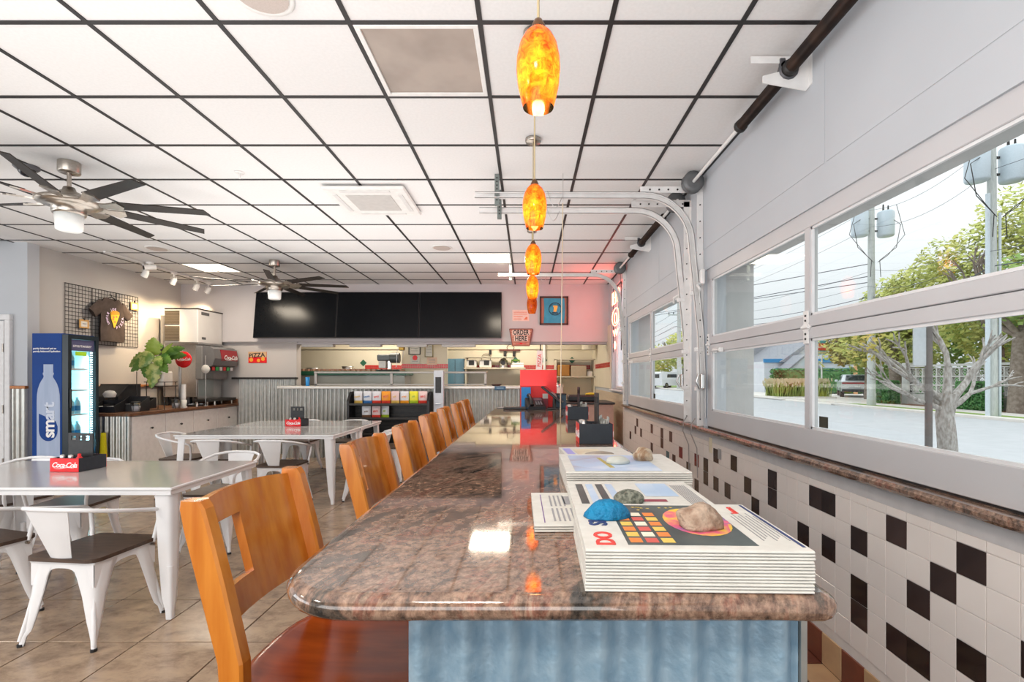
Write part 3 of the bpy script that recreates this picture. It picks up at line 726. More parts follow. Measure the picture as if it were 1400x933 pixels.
# ================================================================ white metal armchairs
def make_chair(label):
    t = thing('metal_armchair', label, 'armchair', (0, 0, 0), 0, 'white metal armchairs with walnut seats')
    hw = .185
    for sx in (-1, 1):
        for sy in (-1, 1):
            prof = [(.001, .022, .034, .004), (.05, .025, .027, .004), (.075, .032, .018, .003), (.14, .050, .014, .002), (.26, .075, .006, 0), (.36, .10, .001, 0), (.425, .130, 0, 0)]
            vs = []; fs = []; sec = 9
            for z, wd, out, _ in prof:
                X = sx*(hw+out); Y = sy*(hw+out); r = wd*.42
                pts = [(wd, .006*(z < .3)), (wd*.7, 0), (r, 0), (r*.45, r*.12), (r*.12, r*.45), (0, r), (0, wd*.7), (.006*(z < .3), wd), (.010, wd)]
                for p, q in pts: vs.append((X-sx*p, Y-sy*q, z))
            n = len(prof)
            for i in range(n-1):
                for k in range(sec-1): fs.append((i*sec+k, i*sec+k+1, (i+1)*sec+k+1, (i+1)*sec+k))
            g = B(); g.add(vs, fs, 0, True); g.add([((v[0]-sx*.003), (v[1]-sy*.003), v[2]) for v in vs], [f[::-1] for f in fs], 0, True)
            # raised rib down the fold
            g.tube([(sx*(hw+.026), sy*(hw+.026), .03), (sx*(hw+.006), sy*(hw+.006), .14), (sx*(hw-.010), sy*(hw-.010), .27)], [.012, .013, .008], 6)
            part('leg', g, WM, t)
            part('leg_foot', B().cyl((sx*(hw+.025), sy*(hw+.025), 0), (sx*(hw+.025), sy*(hw+.025), .014), .015, n=8), BLK, t)
    g = B()
    def apron(a):
        pts = []
        N = 12
        for i in range(N+1):
            q = -hw+.07+(2*hw-.14)*i/N; u = abs(q)/(hw-.07); z = .405-.075*(u**3.2); pts.append((q, z))
        return [(-hw+.004, .31)]+[(-hw+.045, .305)]+pts+[(hw-.045, .305), (hw-.004, .31), (hw, .432), (-hw, .432)]
    ap = apron(0)
    # built as quads between the arch and the top edge
    N = len(ap)-2
    for s, pl in ((-1, 'xz'), (1, 'xz'), (-1, 'yz'), (1, 'yz')):
        low = ap[:-2]; vs = []; fs = []
        for q, z in low: 
            for zz in (z, .432): vs.append((q, s*(hw-.001), zz) if pl == 'xz' else (s*(hw-.001), q, zz))
        for i in range(len(low)-1): fs.append((2*i, 2*i+2, 2*i+3, 2*i+1))
        g.add(vs, fs, 0, True)
        g.add([(v[0]*.985, v[1]*.985, v[2]) for v in vs], [f[::-1] for f in fs], 0, True)
    g.box((-hw-.002, -hw-.002, .425), (hw+.002, hw+.002, .442), .004)
    part('seat_frame', g, WM, t)
    r_ = .05; hw2 = .205
    pl = rc(-hw2+r_, -hw2+r_, r_, 180, 270, 5)+rc(hw2-r_, -hw2+r_, r_, 270, 360, 5)+rc(hw2-r_, hw2-r_, r_, 0, 90, 5)+rc(-hw2+r_, hw2-r_, r_, 90, 180, 5)
    part('wood_seat', B().prism(pl, .442, .462), WOODS, t, label='dark walnut stained seat board')
    # arm loop
    half = [(.198, .155, .44), (.206, .165, .50), (.222, .172, .585), (.228, .168, .612), (.233, .150, .630), (.238, .08, .645), (.238, -.02, .668), (.232, -.12, .692), (.20, -.205, .715), (.13, -.255, .728), (.05, -.272, .732)]
    pts = half+[(-x, y, z) for x, y, z in half[::-1]]
    part('arm_loop', B().tube(pts, .0115, 8), WM, t)
    def fn(u, v):
        w = (.055+.068*v); x = -w+2*w*u; y = -.182-.083*v-.012*(1-(2*u-1)**2); return (x, y, .435+.30*v)
    part('back_plate', B().grid(fn, 6, 6, thick=.004), WM, t)
    for sx in (-1, 1): part('bolt', B().cyl((sx*.19, .15, .425), (sx*.212, .15, .425), .008, n=8), CHROME, t)
    return t
ch0 = make_chair('white metal armchair with walnut seat in the left foreground, back to camera')
ch0.location = (-2.395, 2.735, 0); ch0.rotation_euler.z = R(-6)
for x, y, rz, lb in (
    (-3.17, 2.80, -16, 'white metal armchair cut by the left edge beside the foreground armchair'),
    (-3.42, 3.72, 184, 'white metal armchair under the far side of the nearest table'),
    (-4.02, 3.80, 172, 'white metal armchair at far side of the nearest table, at the left edge'),
    (-2.55, 4.10, 177, 'white metal armchair facing camera just behind the right end of the nearest table'),
    (-2.66, 5.36, -3, 'white metal armchair with its back to camera, right at the middle tables'),
    (-3.34, 5.38, 2, 'white metal armchair with its back to camera, left at the middle tables'),
    (-4.02, 5.80, -85, 'white metal armchair at the left end of the middle tables'),
    (-1.87, 5.72, 95, 'white metal armchair at the right end of the nearer middle table'),
    (-1.87, 6.70, 88, 'white metal armchair at the right end of the farther middle table'),
    (-2.62, 7.28, 180, 'white metal armchair beyond the middle tables, nearer the bar'),
    (-3.36, 7.30, 176, 'white metal armchair beyond the middle tables, nearer the left wall')):
    dup(ch0, (x, y, 0), R(rz), lb)

# ================================================================ condiment caddies
def cola(parent, M, size, m=WHT, name='lettering'):
    text(name, 'Coca-Cola', size, m, parent, M, shear=.35, bold=size*.022, spacing=.86)
    g = B(); g.M = M
    pts = [(-size*1.55+size*3.0*u, -size*.40-size*.10*sin(pi*2*u+.3), .0008) for u in [k/14 for k in range(15)]]
    g.tube(pts, [size*.012+size*.035*sin(pi*k/14) for k in range(15)], 5); part('script_swoosh', g, m, parent)
def make_caddy(label, loc, rz, napkin=True, w=.205, d=.20, h=.092):
    t = thing('condiment_caddy', label, 'caddy', loc, rz, 'black condiment caddies')
    th = .006; g = B()
    g.box((-w/2, -d/2, .002), (w/2, d/2, .008)); g.box((-w/2, -d/2, .008), (w/2, -d/2+th, h)); g.box((-w/2, d/2-th, .008), (w/2, d/2, h))
    g.box((-w/2, -d/2+th, .008), (-w/2+th, d/2-th, h)); g.box((w/2-th, -d/2+th, .008), (w/2, d/2-th, h)); g.box((-w/2+th, .0, .008), (w/2-th, .005, h-.01))
    part('tray', g, mat('caddy_board_blueblack', (.018, .025, .035), .5, c2=(.024, .032, .042)), t)
    for s in (-1, 1):
        M = face_front(0, -d/2-.0018, h/2) if s < 0 else T((0, d/2+.0018, h/2)) @ RZ(180) @ RX(90)
        r = part('logo_panel', B().box((-w/2, s*d/2-(.0015 if s < 0 else 0), .002), (w/2, s*d/2+(.0015 if s > 0 else 0), h)), RED, t, label='red logo panel')
        cola(t, M, .048)
    # upright handle plate with three slots
    g = B(); zt = .25; hx = w/2-.012; y0, y1 = .010, .016
    g.box((-hx, y0, h-.02), (hx, y1, zt-.05)); g.box((-hx, y0, zt-.02), (hx, y1, zt))
    for a, c in ((-hx, -.068), (-.035, -.010), (.010, .035), (.068, hx)): g.box((a, y0, zt-.05), (c, y1, zt-.02))
    part('handle_plate', g, BLK, t)
    for k, (x, y) in enumerate(((-.06, -.055), (-.005, -.05))):
        g = B(); g.lathe([(.017, .01), (.019, .06), (.015, .085), (.010, .09)], (x, y, 0), 12, capb=True); o = part('shaker_jar', g, GLASSC, t)
        g = B(); g.lathe([(.016, .088), (.016, .108), (.001, .112)], (x, y, 0), 12); part('shaker_lid', g, STEEL, o)
    if napkin:
        g = B()
        for k in range(7): g.grid(lambda u, v, k=k: (-.055+.11*u, .024+k*.0075+.010*v*sin(u*5+k), .012+.112*v+.012*sin(u*4+k*.7)*v), 6, 4, thick=.0012)
        part('napkin_stack', g, PAPER, t, label='folded white paper napkins')
    else:
        g = B(); g.lathe([(.02, .01), (.022, .07), (.018, .09), (.01, .098), (.01, .115), (.001, .118)], (.055, -.05, 0), 12); part('sauce_bottle', g, RED, t)
    return t
make_caddy('black caddy with red logo panel on the nearest white table', (-3.0+-.09, 3.39, .76), R(-4), False)
t2 = make_caddy('black caddy with red logo panel on the middle white tables', (-2.98, 6.36, .76), R(-3), False)
make_caddy('condiment caddy with napkins on the bar, nearer the newspapers', (.335, 2.49, Hb), R(-90), True, .155, .165, .10)
make_caddy('condiment caddy with napkins on the bar, next to the phones', (.385, 3.85, Hb), R(-90), True, .16, .16, .10)

# ================================================================ newspapers
def stack(name, label, X0, X1, Y0_, Y1_, z0, h, rz, n=12, fold=.012, group=None, bulge=True):
    cx, cy = (X0+X1)/2, (Y0_+Y1_)/2; w = X1-X0; d = Y1_-Y0_
    t = thing(name, label, 'newspapers', (cx, cy, z0), rz, group)
    hh = h/n
    for k in range(n):
        z = k*hh; j = random.uniform(-.0015, .0015); lean = .0
        g = B(); e = .022*(k/(n-1))**1.0 if (bulge and n > 1) else 0.
        # folded edge nearest the camera is rounded, left side slumps
        xa = -w/2+(.012*sin(pi*k/max(1, n-1)) if bulge else 0)+j*.5; xb = w/2-(.0 if not bulge else .006*(1-k/max(1, n-1)))+j
        ya = -d/2+j*.6; yb = d/2+j
        sag = lambda u, v: 0.0
        N = 10; vs = []; fs = []
        prof = [(ya+.004, z+.0004), (ya+.0005, z+hh*.25), (ya, z+hh*.5), (ya+.0005, z+hh*.78), (ya+.004, z+hh*.97), (yb, z+hh*.97), (yb, z+.0004)]
        m = len(prof)
        for i in range(N+1):
            u = i/N; x = xa+(xb-xa)*u
            dz = (.010*(k/max(1, n-1))*(abs(2*u-1)**3)*(-1 if u < .5 else .5)) if bulge else 0
            for q, zz in prof: vs.append((x, q, max(.0002, zz+dz)))
        for i in range(N):
            for q in range(m): fs.append((i*m+q, (i+1)*m+q, (i+1)*m+(q+1) % m, i*m+(q+1) % m))
        fs.append(tuple(range(m))); fs.append(tuple(range(N*m, N*m+m))[::-1]); g.add(vs, fs)
        part('newspaper', g, PAPER, t)
    return t
def flat(name, parent, x0, x1, y0, y1, z, m, th=.0004): return part(name, B().box((x0, y0, z), (x1, y1, z+th)), m, parent)
INKB = mat('ink_navy', (.03, .05, .16), .6); INKR = mat('ink_red', (.7, .06, .05), .6); INKG = mat('ink_grey', (.32, .32, .34), .7)
def art(name, cs, scale=14):
    m = bpy.data.materials.new(name); m.use_nodes = True; nt = m.node_tree; b = nt.nodes['Principled BSDF']; N = nt.nodes.new; L = nt.links.new
    t = N('ShaderNodeTexCoord'); v = N('ShaderNodeTexVoronoi'); v.inputs['Scale'].default_value = scale; n = N('ShaderNodeTexNoise'); n.inputs['Scale'].default_value = scale*.8; n.inputs['Detail'].default_value = 5
    L(t.outputs['Object'], n.inputs['Vector']); L(t.outputs['Object'], v.inputs['Vector'])
    mx = N('ShaderNodeMix'); mx.data_type = 'FLOAT'; mx.inputs['Factor'].default_value = .12; L(n.outputs['Fac'], mx.inputs['A'])
    sp = N('ShaderNodeSeparateColor'); L(v.outputs['Color'], sp.inputs[0]); L(sp.outputs[0], mx.inputs['B'])
    r = N('ShaderNodeValToRGB'); r.color_ramp.interpolation = 'EASE'; els = r.color_ramp.elements
    els[0].position = .2; els[0].color = (*cs[0], 1); els[1].position = .8; els[1].color = (*cs[-1], 1)
    for k, c in enumerate(cs[1:-1]): e = els.new(.2+.6*(k+1)/(len(cs)-1)); e.color = (*c, 1)
    L(mx.outputs['Result'], r.inputs['Fac']); L(r.outputs['Color'], b.inputs['Base Color']); b.inputs['Roughness'].default_value = .5
    return m
FRUIT = art('cover_print_colours', [(.10, .06, .16), (.12, .16, .40), (.75, .12, .22), (.85, .55, .05), (.95, .62, .10), (.35, .55, .40)], 16)
DARKC = mat('cover_charcoal', (.05, .065, .07), .5, c2=(.09, .11, .11), scale=12)
SKYP = art('cover_blue_photo', [(.20, .30, .48), (.40, .55, .75), (.62, .72, .85), (.75, .78, .84)], 4)
h1 = .066; z1 = h1+.0006
s1 = stack('newspaper_stack', 'thick newspaper stack with dark colourful cover at the near bar end', .093, .442, .755, 1.03, Hb, h1, R(-1.5), 13, bulge=False)
# cover print (flat)
flat('cover_art', s1, -.105, .10, -.115, .125, z1-.0006, DARKC)
g = B(); g.prism([(.058*cos(a)+.042, .085*sin(a)+.015) for a in [2*pi*k/24 for k in range(24)]], z1, z1+.0003); part('cover_picture', g, FRUIT, s1)
BW = [mat('badge_'+str(k), c, .6) for k, c in enumerate(((.8, .25, .06), (.85, .80, .65), (.75, .55, .12), (.65, .12, .10)))]
for k in range(18):
    x = -.099+.026*(k % 3); y = -.105+.030*(k//3); g = B().box((x, y, z1), (x+.02, y+.022, z1+.0003)); part('cover_badge', g, BW[(k*7+k//3) % 4], s1)
for k in range(14):
    x = -.09+random.random()*.16; y = .085+random.random()*.03
    g = B().prism([(x+.004*(1 if i % 2 else .45)*cos(2*pi*i/10), y+.004*(1 if i % 2 else .45)*sin(2*pi*i/10)) for i in range(10)], z1, z1+.0003); part('cover_star', g, BW[2], s1)
text('masthead_letters', 'SHO', .045, INKB, s1, T((-.138, .03, z1)) @ RZ(90), bold=.001)
text('masthead_letters', 'DO', .042, INKR, s1, T((-.138, -.085, z1)) @ RZ(90), bold=.001)
text('cover_caption', 'home', .02, INKR, s1, T((.135, .09, z1)) @ RZ(90))
for k in range(7): flat('print_line', s1, .118+.007*k, .1195+.007*k, -.09+.01*(k % 3), .05+.02*(k % 2), z1-.0003, INKG)
flat('cover_band', s1, .165, .170, -.12, .13, z1-.0003, INKB)
# second group: plain broadsheet below, magazine stack above
s2 = stack('newspaper_fold', 'thin folded black-and-white newspaper sticking out left of the stacks', .012, .30, 1.05, 1.34, Hb, .017, R(1), 3, bulge=False)
for k in range(22):
    x = -.10+.011*(k % 11); y = -.12+.125*(k//11)
    if 3 < k % 11 < 7 and k > 10: continue
    flat('print_line', s2, x, x+.0045, y, y+.105, .0172, INKG)
flat('print_photo', s2, -.065, -.035, .02, .10, .0172, INKG); flat('print_rule', s2, -.122, -.120, -.13, .12, .0172, mat('ink_violet', (.18, .08, .30), .6))
s3 = stack('newspaper_stack', 'newspaper stack under the grey rock, between the two taller stacks', .105, .425, 1.06, 1.35, Hb+.018, .026, R(-1), 6, bulge=False)
z3 = .0264
flat('cover_art', s3, .02, .10, -.02, .12, z3, SKYP)
for k in range(4): part('side_photo', B().box((-.14+.026*k, -.12+.012*k, z3), (-.122+.026*k, .11, z3+.0004)), SKYP if k % 2 else DARKC, s3)
for k in range(8): flat('print_line', s3, .108+.005*k, .110+.005*k, -.10, .10, z3, INKG)
flat('cover_caption_bar', s3, -.02, .06, -.07, -.05, z3, mat('ink_maroon', (.30, .05, .08), .6))
s4 = stack('newspaper_stack', 'tall white newspaper stack with a blue seaside cover under two pebbles', .112, .475, 1.42, 1.75, Hb, .057, R(0), 9, bulge=False)
z4 = .0574
flat('cover_art', s4, -.155, .10, -.15, .13, z4, art('cover_sea_photo', [(.25, .22, .28), (.38, .36, .45), (.42, .55, .75), (.70, .78, .88), (.85, .88, .92)], 3.5))
g = B(); g.prism([(-.045, -.10), (-.03, -.10), (-.05, .08), (-.062, .08)], z4+.0004, z4+.0008); part('cover_figure', g, mat('print_olive', (.45, .38, .12), .6), s4)
s5 = stack('newspaper_fold', 'loose newspapers behind the tall stack on the bar', .14, .40, 1.80, 2.08, Hb, .035, R(4), 4, bulge=False)
flat('print_photo', s5, -.08, .02, -.11, .08, .0354, art('print_tan', [(.5, .42, .30), (.72, .66, .5), (.85, .85, .88)], 9)); flat('print_photo', s5, -.12, -.09, -.12, .1, .0354, mat('ink_lilac', (.35, .35, .75), .6))

# ================================================================ rocks
def rock(label, loc, sx, sy, sz, m, seed, rz=0, rough=.22, flatb=.35):
    n = 18; vs = []; fs = []; nn = 28
    for i in range(n+1):
        th = pi*i/n
        for k in range(nn):
            ph = 2*pi*k/nn; d = Vector((sin(th)*cos(ph), sin(th)*sin(ph), -cos(th)))
            r = 1+rough*(noise.noise(d*1.3+Vector((seed, 0, 0)))+.4*noise.noise(d*3.1+Vector((0, seed, 0)))+.12*noise.noise(d*9+Vector((seed, seed, 0))))
            p = Vector((d.x*sx*r, d.y*sy*r, d.z*sz*r)); p.z = max(p.z, -sz*flatb) ; vs.append(tuple(p))
    zm = min(v[2] for v in vs); vs = [(v[0], v[1], v[2]-zm) for v in vs]
    for i in range(n):
        for k in range(nn): fs.append((i*nn+k, i*nn+(k+1) % nn, (i+1)*nn+(k+1) % nn, (i+1)*nn+k))
    b = B(); b.add(vs, fs, 0, True); return single('rock', b, m, label, 'rock', loc, rz)
RK = dict(lo=.40, hi=.60, detail=10, bump=.8)
rock('tan mottled rock on the dark colourful newspaper cover', (.305, .872, Hb+h1+.001), .040, .032, .030, mat('rock_tan', (.44, .33, .25), .75, c2=(.25, .16, .11), scale=34, bscale=90, **RK), 3, .2)
rock('turquoise painted half-round rock at the left corner of the near stack', (.150, .935, Hb+h1+.001), .043, .028, .030, mat('rock_turquoise', (.0, .20, .40), .6, c2=(.0, .14, .30), scale=30, bscale=120, **RK), 8, .1, .12, .05)
rock('grey-green speckled rock on the middle newspapers', (.232, 1.125, Hb+.018+.027), .034, .028, .022, mat('rock_grey', (.26, .27, .22), .85, c2=(.09, .10, .08), scale=110, bscale=160, **RK), 14, 0, .10)
rock('pale smooth flat pebble on the seaside newspaper cover', (.285, 1.56, Hb+.058), .037, .03, .017, mat('rock_pale', (.55, .57, .52), .6, c2=(.46, .48, .44), scale=20), 20, 0, .06)
rock('glossy brown banded rock on the tall newspaper stack', (.378, 1.62, Hb+.058), .032, .03, .030, mat('rock_brown', (.30, .18, .10), .3, c2=(.55, .45, .33), scale=18, stretch=(1, 4, 1), **RK), 31, .6, .25)
rock('long flat grey stone on the loose newspapers', (.27, 1.86, Hb+.036), .055, .03, .010, mat('rock_greybrown', (.40, .35, .30), .7, c2=(.28, .24, .2), scale=25), 37, .1, .15)

# ================================================================ things at the far end of the bar
t = thing('menu_board', 'bright red upright board at the far end of the bar', 'board', (.115, 5.30, Hb))
part('panel', B().box((-.197, -.004, .004), (.197, .004, .405), .001), mat('board_red', (.86, .035, .035), .5), t); part('foot', B().box((-.15, -.03, 0), (.15, .03, .006)), BLK, t)
t = thing('leaflet_holder', 'small bright blue card stand in front of the red board', 'card stand', (-.018, 5.18, Hb), R(4))
part('card', B().box((-.05, -.003, .004), (.05, .003, .22), .001), mat('card_blue', (.03, .28, .70), .4), t); part('foot', B().box((-.05, -.02, 0), (.05, .02, .005)), mat('card_blue2', (.03, .22, .6), .4), t)
def phone(label, x, y, rz, w=.18, d=.20, tilt=40):
    t = thing('desk_phone', label, 'telephone', (x, y, Hb), rz)
    g = B(); g.prism([(-d/2, 0), (d/2, 0), (d/2, .10), (d/2-.02, .115), (-d/2, .03)], -w/2, w/2, 'yz'); part('phone_body', g, BLK, t)
    g = B(); g.M = T((-.05, 0, .095)) @ RX(24); g.tube([(0, -.11, -.005), (0, -.085, .012), (0, 0, .025), (0, .085, .012), (0, .11, -.005)], [.021, .020, .013, .020, .021], 10); part('handset', g, BLK, t)
    g = B(); g.M = T((.035, .045, .096)) @ RX(24); g.box((-.04, -.025, 0), (.04, .025, .004)); part('phone_screen', g, mat('phone_screen', (.12, .16, .20), .1), t)
    g = B(); g.M = T((.035, -.04, .062)) @ RX(23)
    for i in range(12): g.cb((-.03+.025*(i % 3), -.03+.02*(i//3), .003), (.016, .012, .006), .001)
    part('keypad', g, mat('key_grey', (.25, .25, .27), .4), t)
    g = B(); g.tube([(-.06, -.08, .05), (-.09, -.10, .02), (-.10, -.06, .008), (-.10, .05, .008)], .004, 6); part('cord', g, mat('cord_blue', (.03, .10, .22), .5), t)
    return t
phone('black desk phone beside the blue card stand', .075, 5.02, R(10))
t = thing('payment_terminal', 'black card terminal tilted on a stand, right of the desk phone', 'card terminal', (.27, 5.0, Hb), R(-15))
g = B(); g.cb((0, 0, .008), (.13, .15, .016), .004); part('base', g, BLK, t)
g = B(); g.cyl((0, 0, .016), (0, .0, .12), .02, .015, 12); part('post', g, BLKM, t)
g = B(); g.M = T((-.02, .01, .15)) @ RY(38); g.cb((0, 0, 0), (.26, .14, .022), .005); part('screen_unit', g, BLK, t)
g = B(); g.M = T((-.02, .01, .15)) @ RY(38); g.box((-.115, -.06, .011), (.09, .06, .0125)); part('display', g, mat('terminal_screen', (.03, .04, .05), .08), t)
t = thing('card_box', 'dark blue-grey box behind the tilted card terminal', 'box', (.34, 5.16, Hb)); part('body', B().box((-.06, -.05, 0), (.06, .05, .14), .003), mat('box_slate', (.05, .09, .13), .5), t); part('lid', B().box((-.062, -.052, .14), (.062, .052, .155), .003), BLK, t)
t = thing('paper_pad', 'small white slips with red print beside the phone', 'paper', (.185, 5.2, Hb)); part('holder', B().box((-.03, -.02, 0), (.03, .02, .10), .002), mat('holder_maroon', (.35, .03, .05), .4), t); part('slips', B().box((-.028, -.012, .1), (.028, .012, .15)), PAPER, t)
single('flat_tray', B().box((-.115, -.08, 0), (.115, .08, .022), .004), BLK, 'flat black tray on the bar left of the phones', 'tray', (-.13, 5.02, Hb))
single('placemat', B().box((-.16, -.10, 0), (.16, .10, .006), .002), mat('mat_grey', (.22, .22, .23), .5), 'flat grey mat at the far left bar corner', 'mat', (-.16, 5.22, Hb))
# ================================================================ pendants
def amber():
    m = bpy.data.materials.new('amber_art_glass'); m.use_nodes = True; nt = m.node_tree; [nt.nodes.remove(n) for n in list(nt.nodes)]
    N = nt.nodes.new; L = nt.links.new
    o = N('ShaderNodeOutputMaterial'); t = N('ShaderNodeTexCoord'); n = N('ShaderNodeTexNoise'); n.inputs['Scale'].default_value = 38; n.inputs['Detail'].default_value = 6; n.inputs['Roughness'].default_value = .7; n.inputs['Distortion'].default_value = 1.2
    L(t.outputs['Object'], n.inputs['Vector'])
    r = N('ShaderNodeValToRGB'); els = r.color_ramp.elements; els[0].position = .32; els[0].color = (.40, .04, .003, 1); els[1].position = .68; els[1].color = (.95, .36, .02, 1); e = els.new(.45); e.color = (.85, .16, .008, 1)
    L(n.outputs['Fac'], r.inputs['Fac'])
    tl = N('ShaderNodeBsdfTranslucent'); tp = N('ShaderNodeBsdfTransparent'); df = N('ShaderNodeBsdfDiffuse'); gl = N('ShaderNodeBsdfGlossy'); gl.inputs['Roughness'].default_value = .08
    for s in (tl, tp, df): L(r.outputs['Color'], s.inputs['Color'])
    a = N('ShaderNodeMixShader'); a.inputs['Fac'].default_value = .30; L(tl.outputs[0], a.inputs[1]); L(tp.outputs[0], a.inputs[2])
    b = N('ShaderNodeMixShader'); b.inputs['Fac'].default_value = .25; L(a.outputs[0], b.inputs[1]); L(df.outputs[0], b.inputs[2])
    lw = N('ShaderNodeLayerWeight'); lw.inputs['Blend'].default_value = .25
    c = N('ShaderNodeMixShader'); L(lw.outputs['Fresnel'], c.inputs['Fac']); L(b.outputs[0], c.inputs[1]); L(gl.outputs[0], c.inputs[2]); L(c.outputs[0], o.inputs['Surface'])
    return m
AMB = amber()
CORDM = mat('pendant_cord_gold', (.48, .38, .22), .5)
BULBM = mat('bulb_lit', (1, .8, .5), .5, emit=(1, .72, .32), estr=5)
BULBO = mat('bulb_off', (.8, .78, .7), .3)
plab = ['nearest amber glass pendant lamp, largest in the picture', 'second amber pendant lamp from the camera', 'third amber pendant lamp, middle of the row of five', 'fourth amber pendant lamp, last lit one', 'farthest pendant lamp, brown and unlit']
prof = [(.0405, .0), (.047, .025), (.0545, .06), (.058, .10), (.057, .13), (.050, .165), (.038, .19), (.024, .205), (.012, .212)]
for k in range(5):
    Y = 1.30+1.06*k; X = .028+.005*k
    t = thing('pendant_lamp', plab[k], 'pendant lamp', (X, Y, 2.11), 0, 'amber pendant lamps above the bar')
    s = B(); s.lathe(prof, n=32); part('glass_shade', s, AMB, t)
    g = B(); g.lathe([(.020, .204), (.019, .215), (.010, .232), (.004, .236), (.001, .236)], n=16); part('cap', g, mat('cap_bronze', (.16, .08, .04), .4, .6), t)
    part('cord', B().cyl((0, 0, .23), (0, 0, CH-2.11-.02), .0035, n=8), CORDM, t)
    g = B(); g.lathe([(.001, CH-2.11-.03), (.05, CH-2.11-.028), (.055, CH-2.11-.02), (.055, CH-2.11-.002)], n=20); part('canopy', g, CHROME, t)
    g = B(); g.ball((0, 0, .12), .022, 8, sc=(1, 1, 1.3)); g.cyl((0, 0, .14), (0, 0, .20), .012, n=10); part('bulb', g, BULBM if k < 4 else BULBO, t)
    if k < 4:
        l = bpy.data.lights.new('pendant_bulb', 'POINT'); l.energy = 1.0; l.color = (1, .62, .25); l.shadow_soft_size = .025
        o = bpy.data.objects.new('pendant_bulb', l); col.objects.link(o); o.parent = t; o.location = (0, 0, .075)
# beige pull rope
g = B(); g.tube([(0, 0, 1.74), (-.005, 0, 1.2), (-.012, 0, .6), (-.02, 0, .002)], .0042, 6)
single('pull_rope', g, mat('rope_beige', (.70, .58, .42), .8), 'long beige pull rope hanging down to the bar top', 'rope', (.285, 4.0, Hb))
part('hook', B().cyl((.287, 4.0, Hb+1.72), (.287, 4.0, CH), .002, n=6), STEEL, ceiling)
# ================================================================ ceiling fans
FB = mat('fan_blade_dark', (.022, .017, .014), .45, c2=(.016, .012, .010), spec=.3); FGL = mat('fan_light_glass', (.86, .88, .86), .35, emit=(1, .98, .92), estr=.12)  # shade glass of the unlit fan lights has a faint added glow
def fan(label, cx, cy, zb, rad, a0, n=9):
    t = thing('ceiling_fan', label, 'ceiling fan', (cx, cy, zb), 0, 'nine-bladed ceiling fans')
    H = CH-zb
    part('canopy', B().lathe([(.001, H-.085), (.066, H-.085), (.070, H-.078), (.070, H-.002)], n=24), CHROME, t)
    part('downrod', B().cyl((0, 0, .05), (0, 0, H-.08), .014, n=12), CHROME, t)
    part('motor_housing', B().lathe([(.001, .11), (.035, .11), (.045, .08), (.07, .07), (.09, .045), (.10, .03), (.16, .022), (.20, .0), (.20, -.02), (.16, -.035), (.105, -.045), (.105, -.085), (.10, -.10), (.001, -.10)][::-1], n=36), CHROME, t)
    part('light_shade', B().lathe([(.001, -.225), (.07, -.225), (.082, -.215), (.088, -.10), (.001, -.099)], n=28), FGL, t)
    for k in range(n):
        a = R(a0+360/n*k)
        g = B(); g.M = Matrix.Rotation(a, 4, 'Z') @ T((0, 0, -.008)) @ RX(-14)
        r0, r1 = .30, rad
        vs = [(r0, -.055, 0), (r1-.03, -.042, 0), (r1, .035, 0), (r0, .050, 0)]
        g.add(vs+[(v[0], v[1], .007) for v in vs], [(3, 2, 1, 0), (4, 5, 6, 7), (0, 1, 5, 4), (1, 2, 6, 5), (2, 3, 7, 6), (3, 0, 4, 7)])
        bl = part('blade', g, FB, t)
        g = B(); g.M = Matrix.Rotation(a, 4, 'Z') @ T((0, 0, -.012)) @ RX(-14)
        g.prism([(.15, -.025), (.24, -.03), (.33, -.060), (.36, -.0), (.33, .052), (.24, .03), (.15, .025)], -.006, .006); part('blade_arm', g, CHROME, bl)
    return t
fan('large nine-bladed ceiling fan nearest the camera at left', -3.53, 3.79, 2.745, .95, 15)
fan('farther nine-bladed ceiling fan in front of the wide screens', -3.60, 7.0, 2.72, 1.0, 12)
# ceiling devices
t = thing('air_conditioner', 'square white ceiling cassette air conditioner', 'air conditioner', (-1.42, 4.57, CH))
Wq = .36
g = B(); g.box((-Wq, -Wq, -.04), (Wq, Wq, -.012), .012); part('panel', g, FRW, t)
g = B(); g.box((-.20, -.20, -.045), (.20, .20, -.04), .002); part('intake_grille', g, mat('intake_grey', (.55, .53, .51), .5), t)
for s, a in ((-1, 0), (1, 0), (-1, 1), (1, 1)):
    g = B(); (g.box((-.22, s*.29-.02, -.046), (.22, s*.29+.02, -.04), .002) if a == 0 else g.box((s*.29-.02, -.22, -.046), (s*.29+.02, .22, -.04), .002)); part('louver', g, mat('louver_white', (.72, .71, .70), .4), t)
for x, y, lb in ((-1.1, 6.31, 'round ceiling speaker between the air conditioner and screens'), (-4.78, 6.35, 'round ceiling speaker near the track lights'), (-1.15, 2.12, 'round ceiling speaker cut by the top edge')):
    t = thing('ceiling_speaker', lb, 'speaker', (x, y, CH)); part('rim', B().lathe([(.001, -.004), (.115, -.004), (.13, -.008), (.135, -.002), (.135, .0)], n=28), FRW, t)
    part('grille', B().lathe([(.001, -.009), (.11, -.008)], n=24), mat('speaker_grille_tan', (.55, .48, .44), .6, c2=(.5, .43, .39), scale=200), t)
t = thing('dome_camera', 'dark dome security camera on the ceiling at far left', 'camera', (-3.93, 3.86, CH))
part('ring', B().lathe([(.001, -.03), (.065, -.03), (.08, -.015), (.08, -.001)], n=24), mat('cam_grey', (.10, .10, .11), .4), t); part('dome', B().ball((0, 0, -.03), .055, 10), mat('dome_black', (.02, .02, .025), .05), t)
t = thing('bullet_camera', 'white bullet security camera above the drinks counter', 'camera', (-5.45, 7.1, CH), R(-40))
g = B(); g.cyl((0, 0, -.002), (0, 0, -.03), .05, n=16); g.cyl((0, 0, -.03), (0, 0, -.06), .015, n=10); part('mount', g, FRW, t)
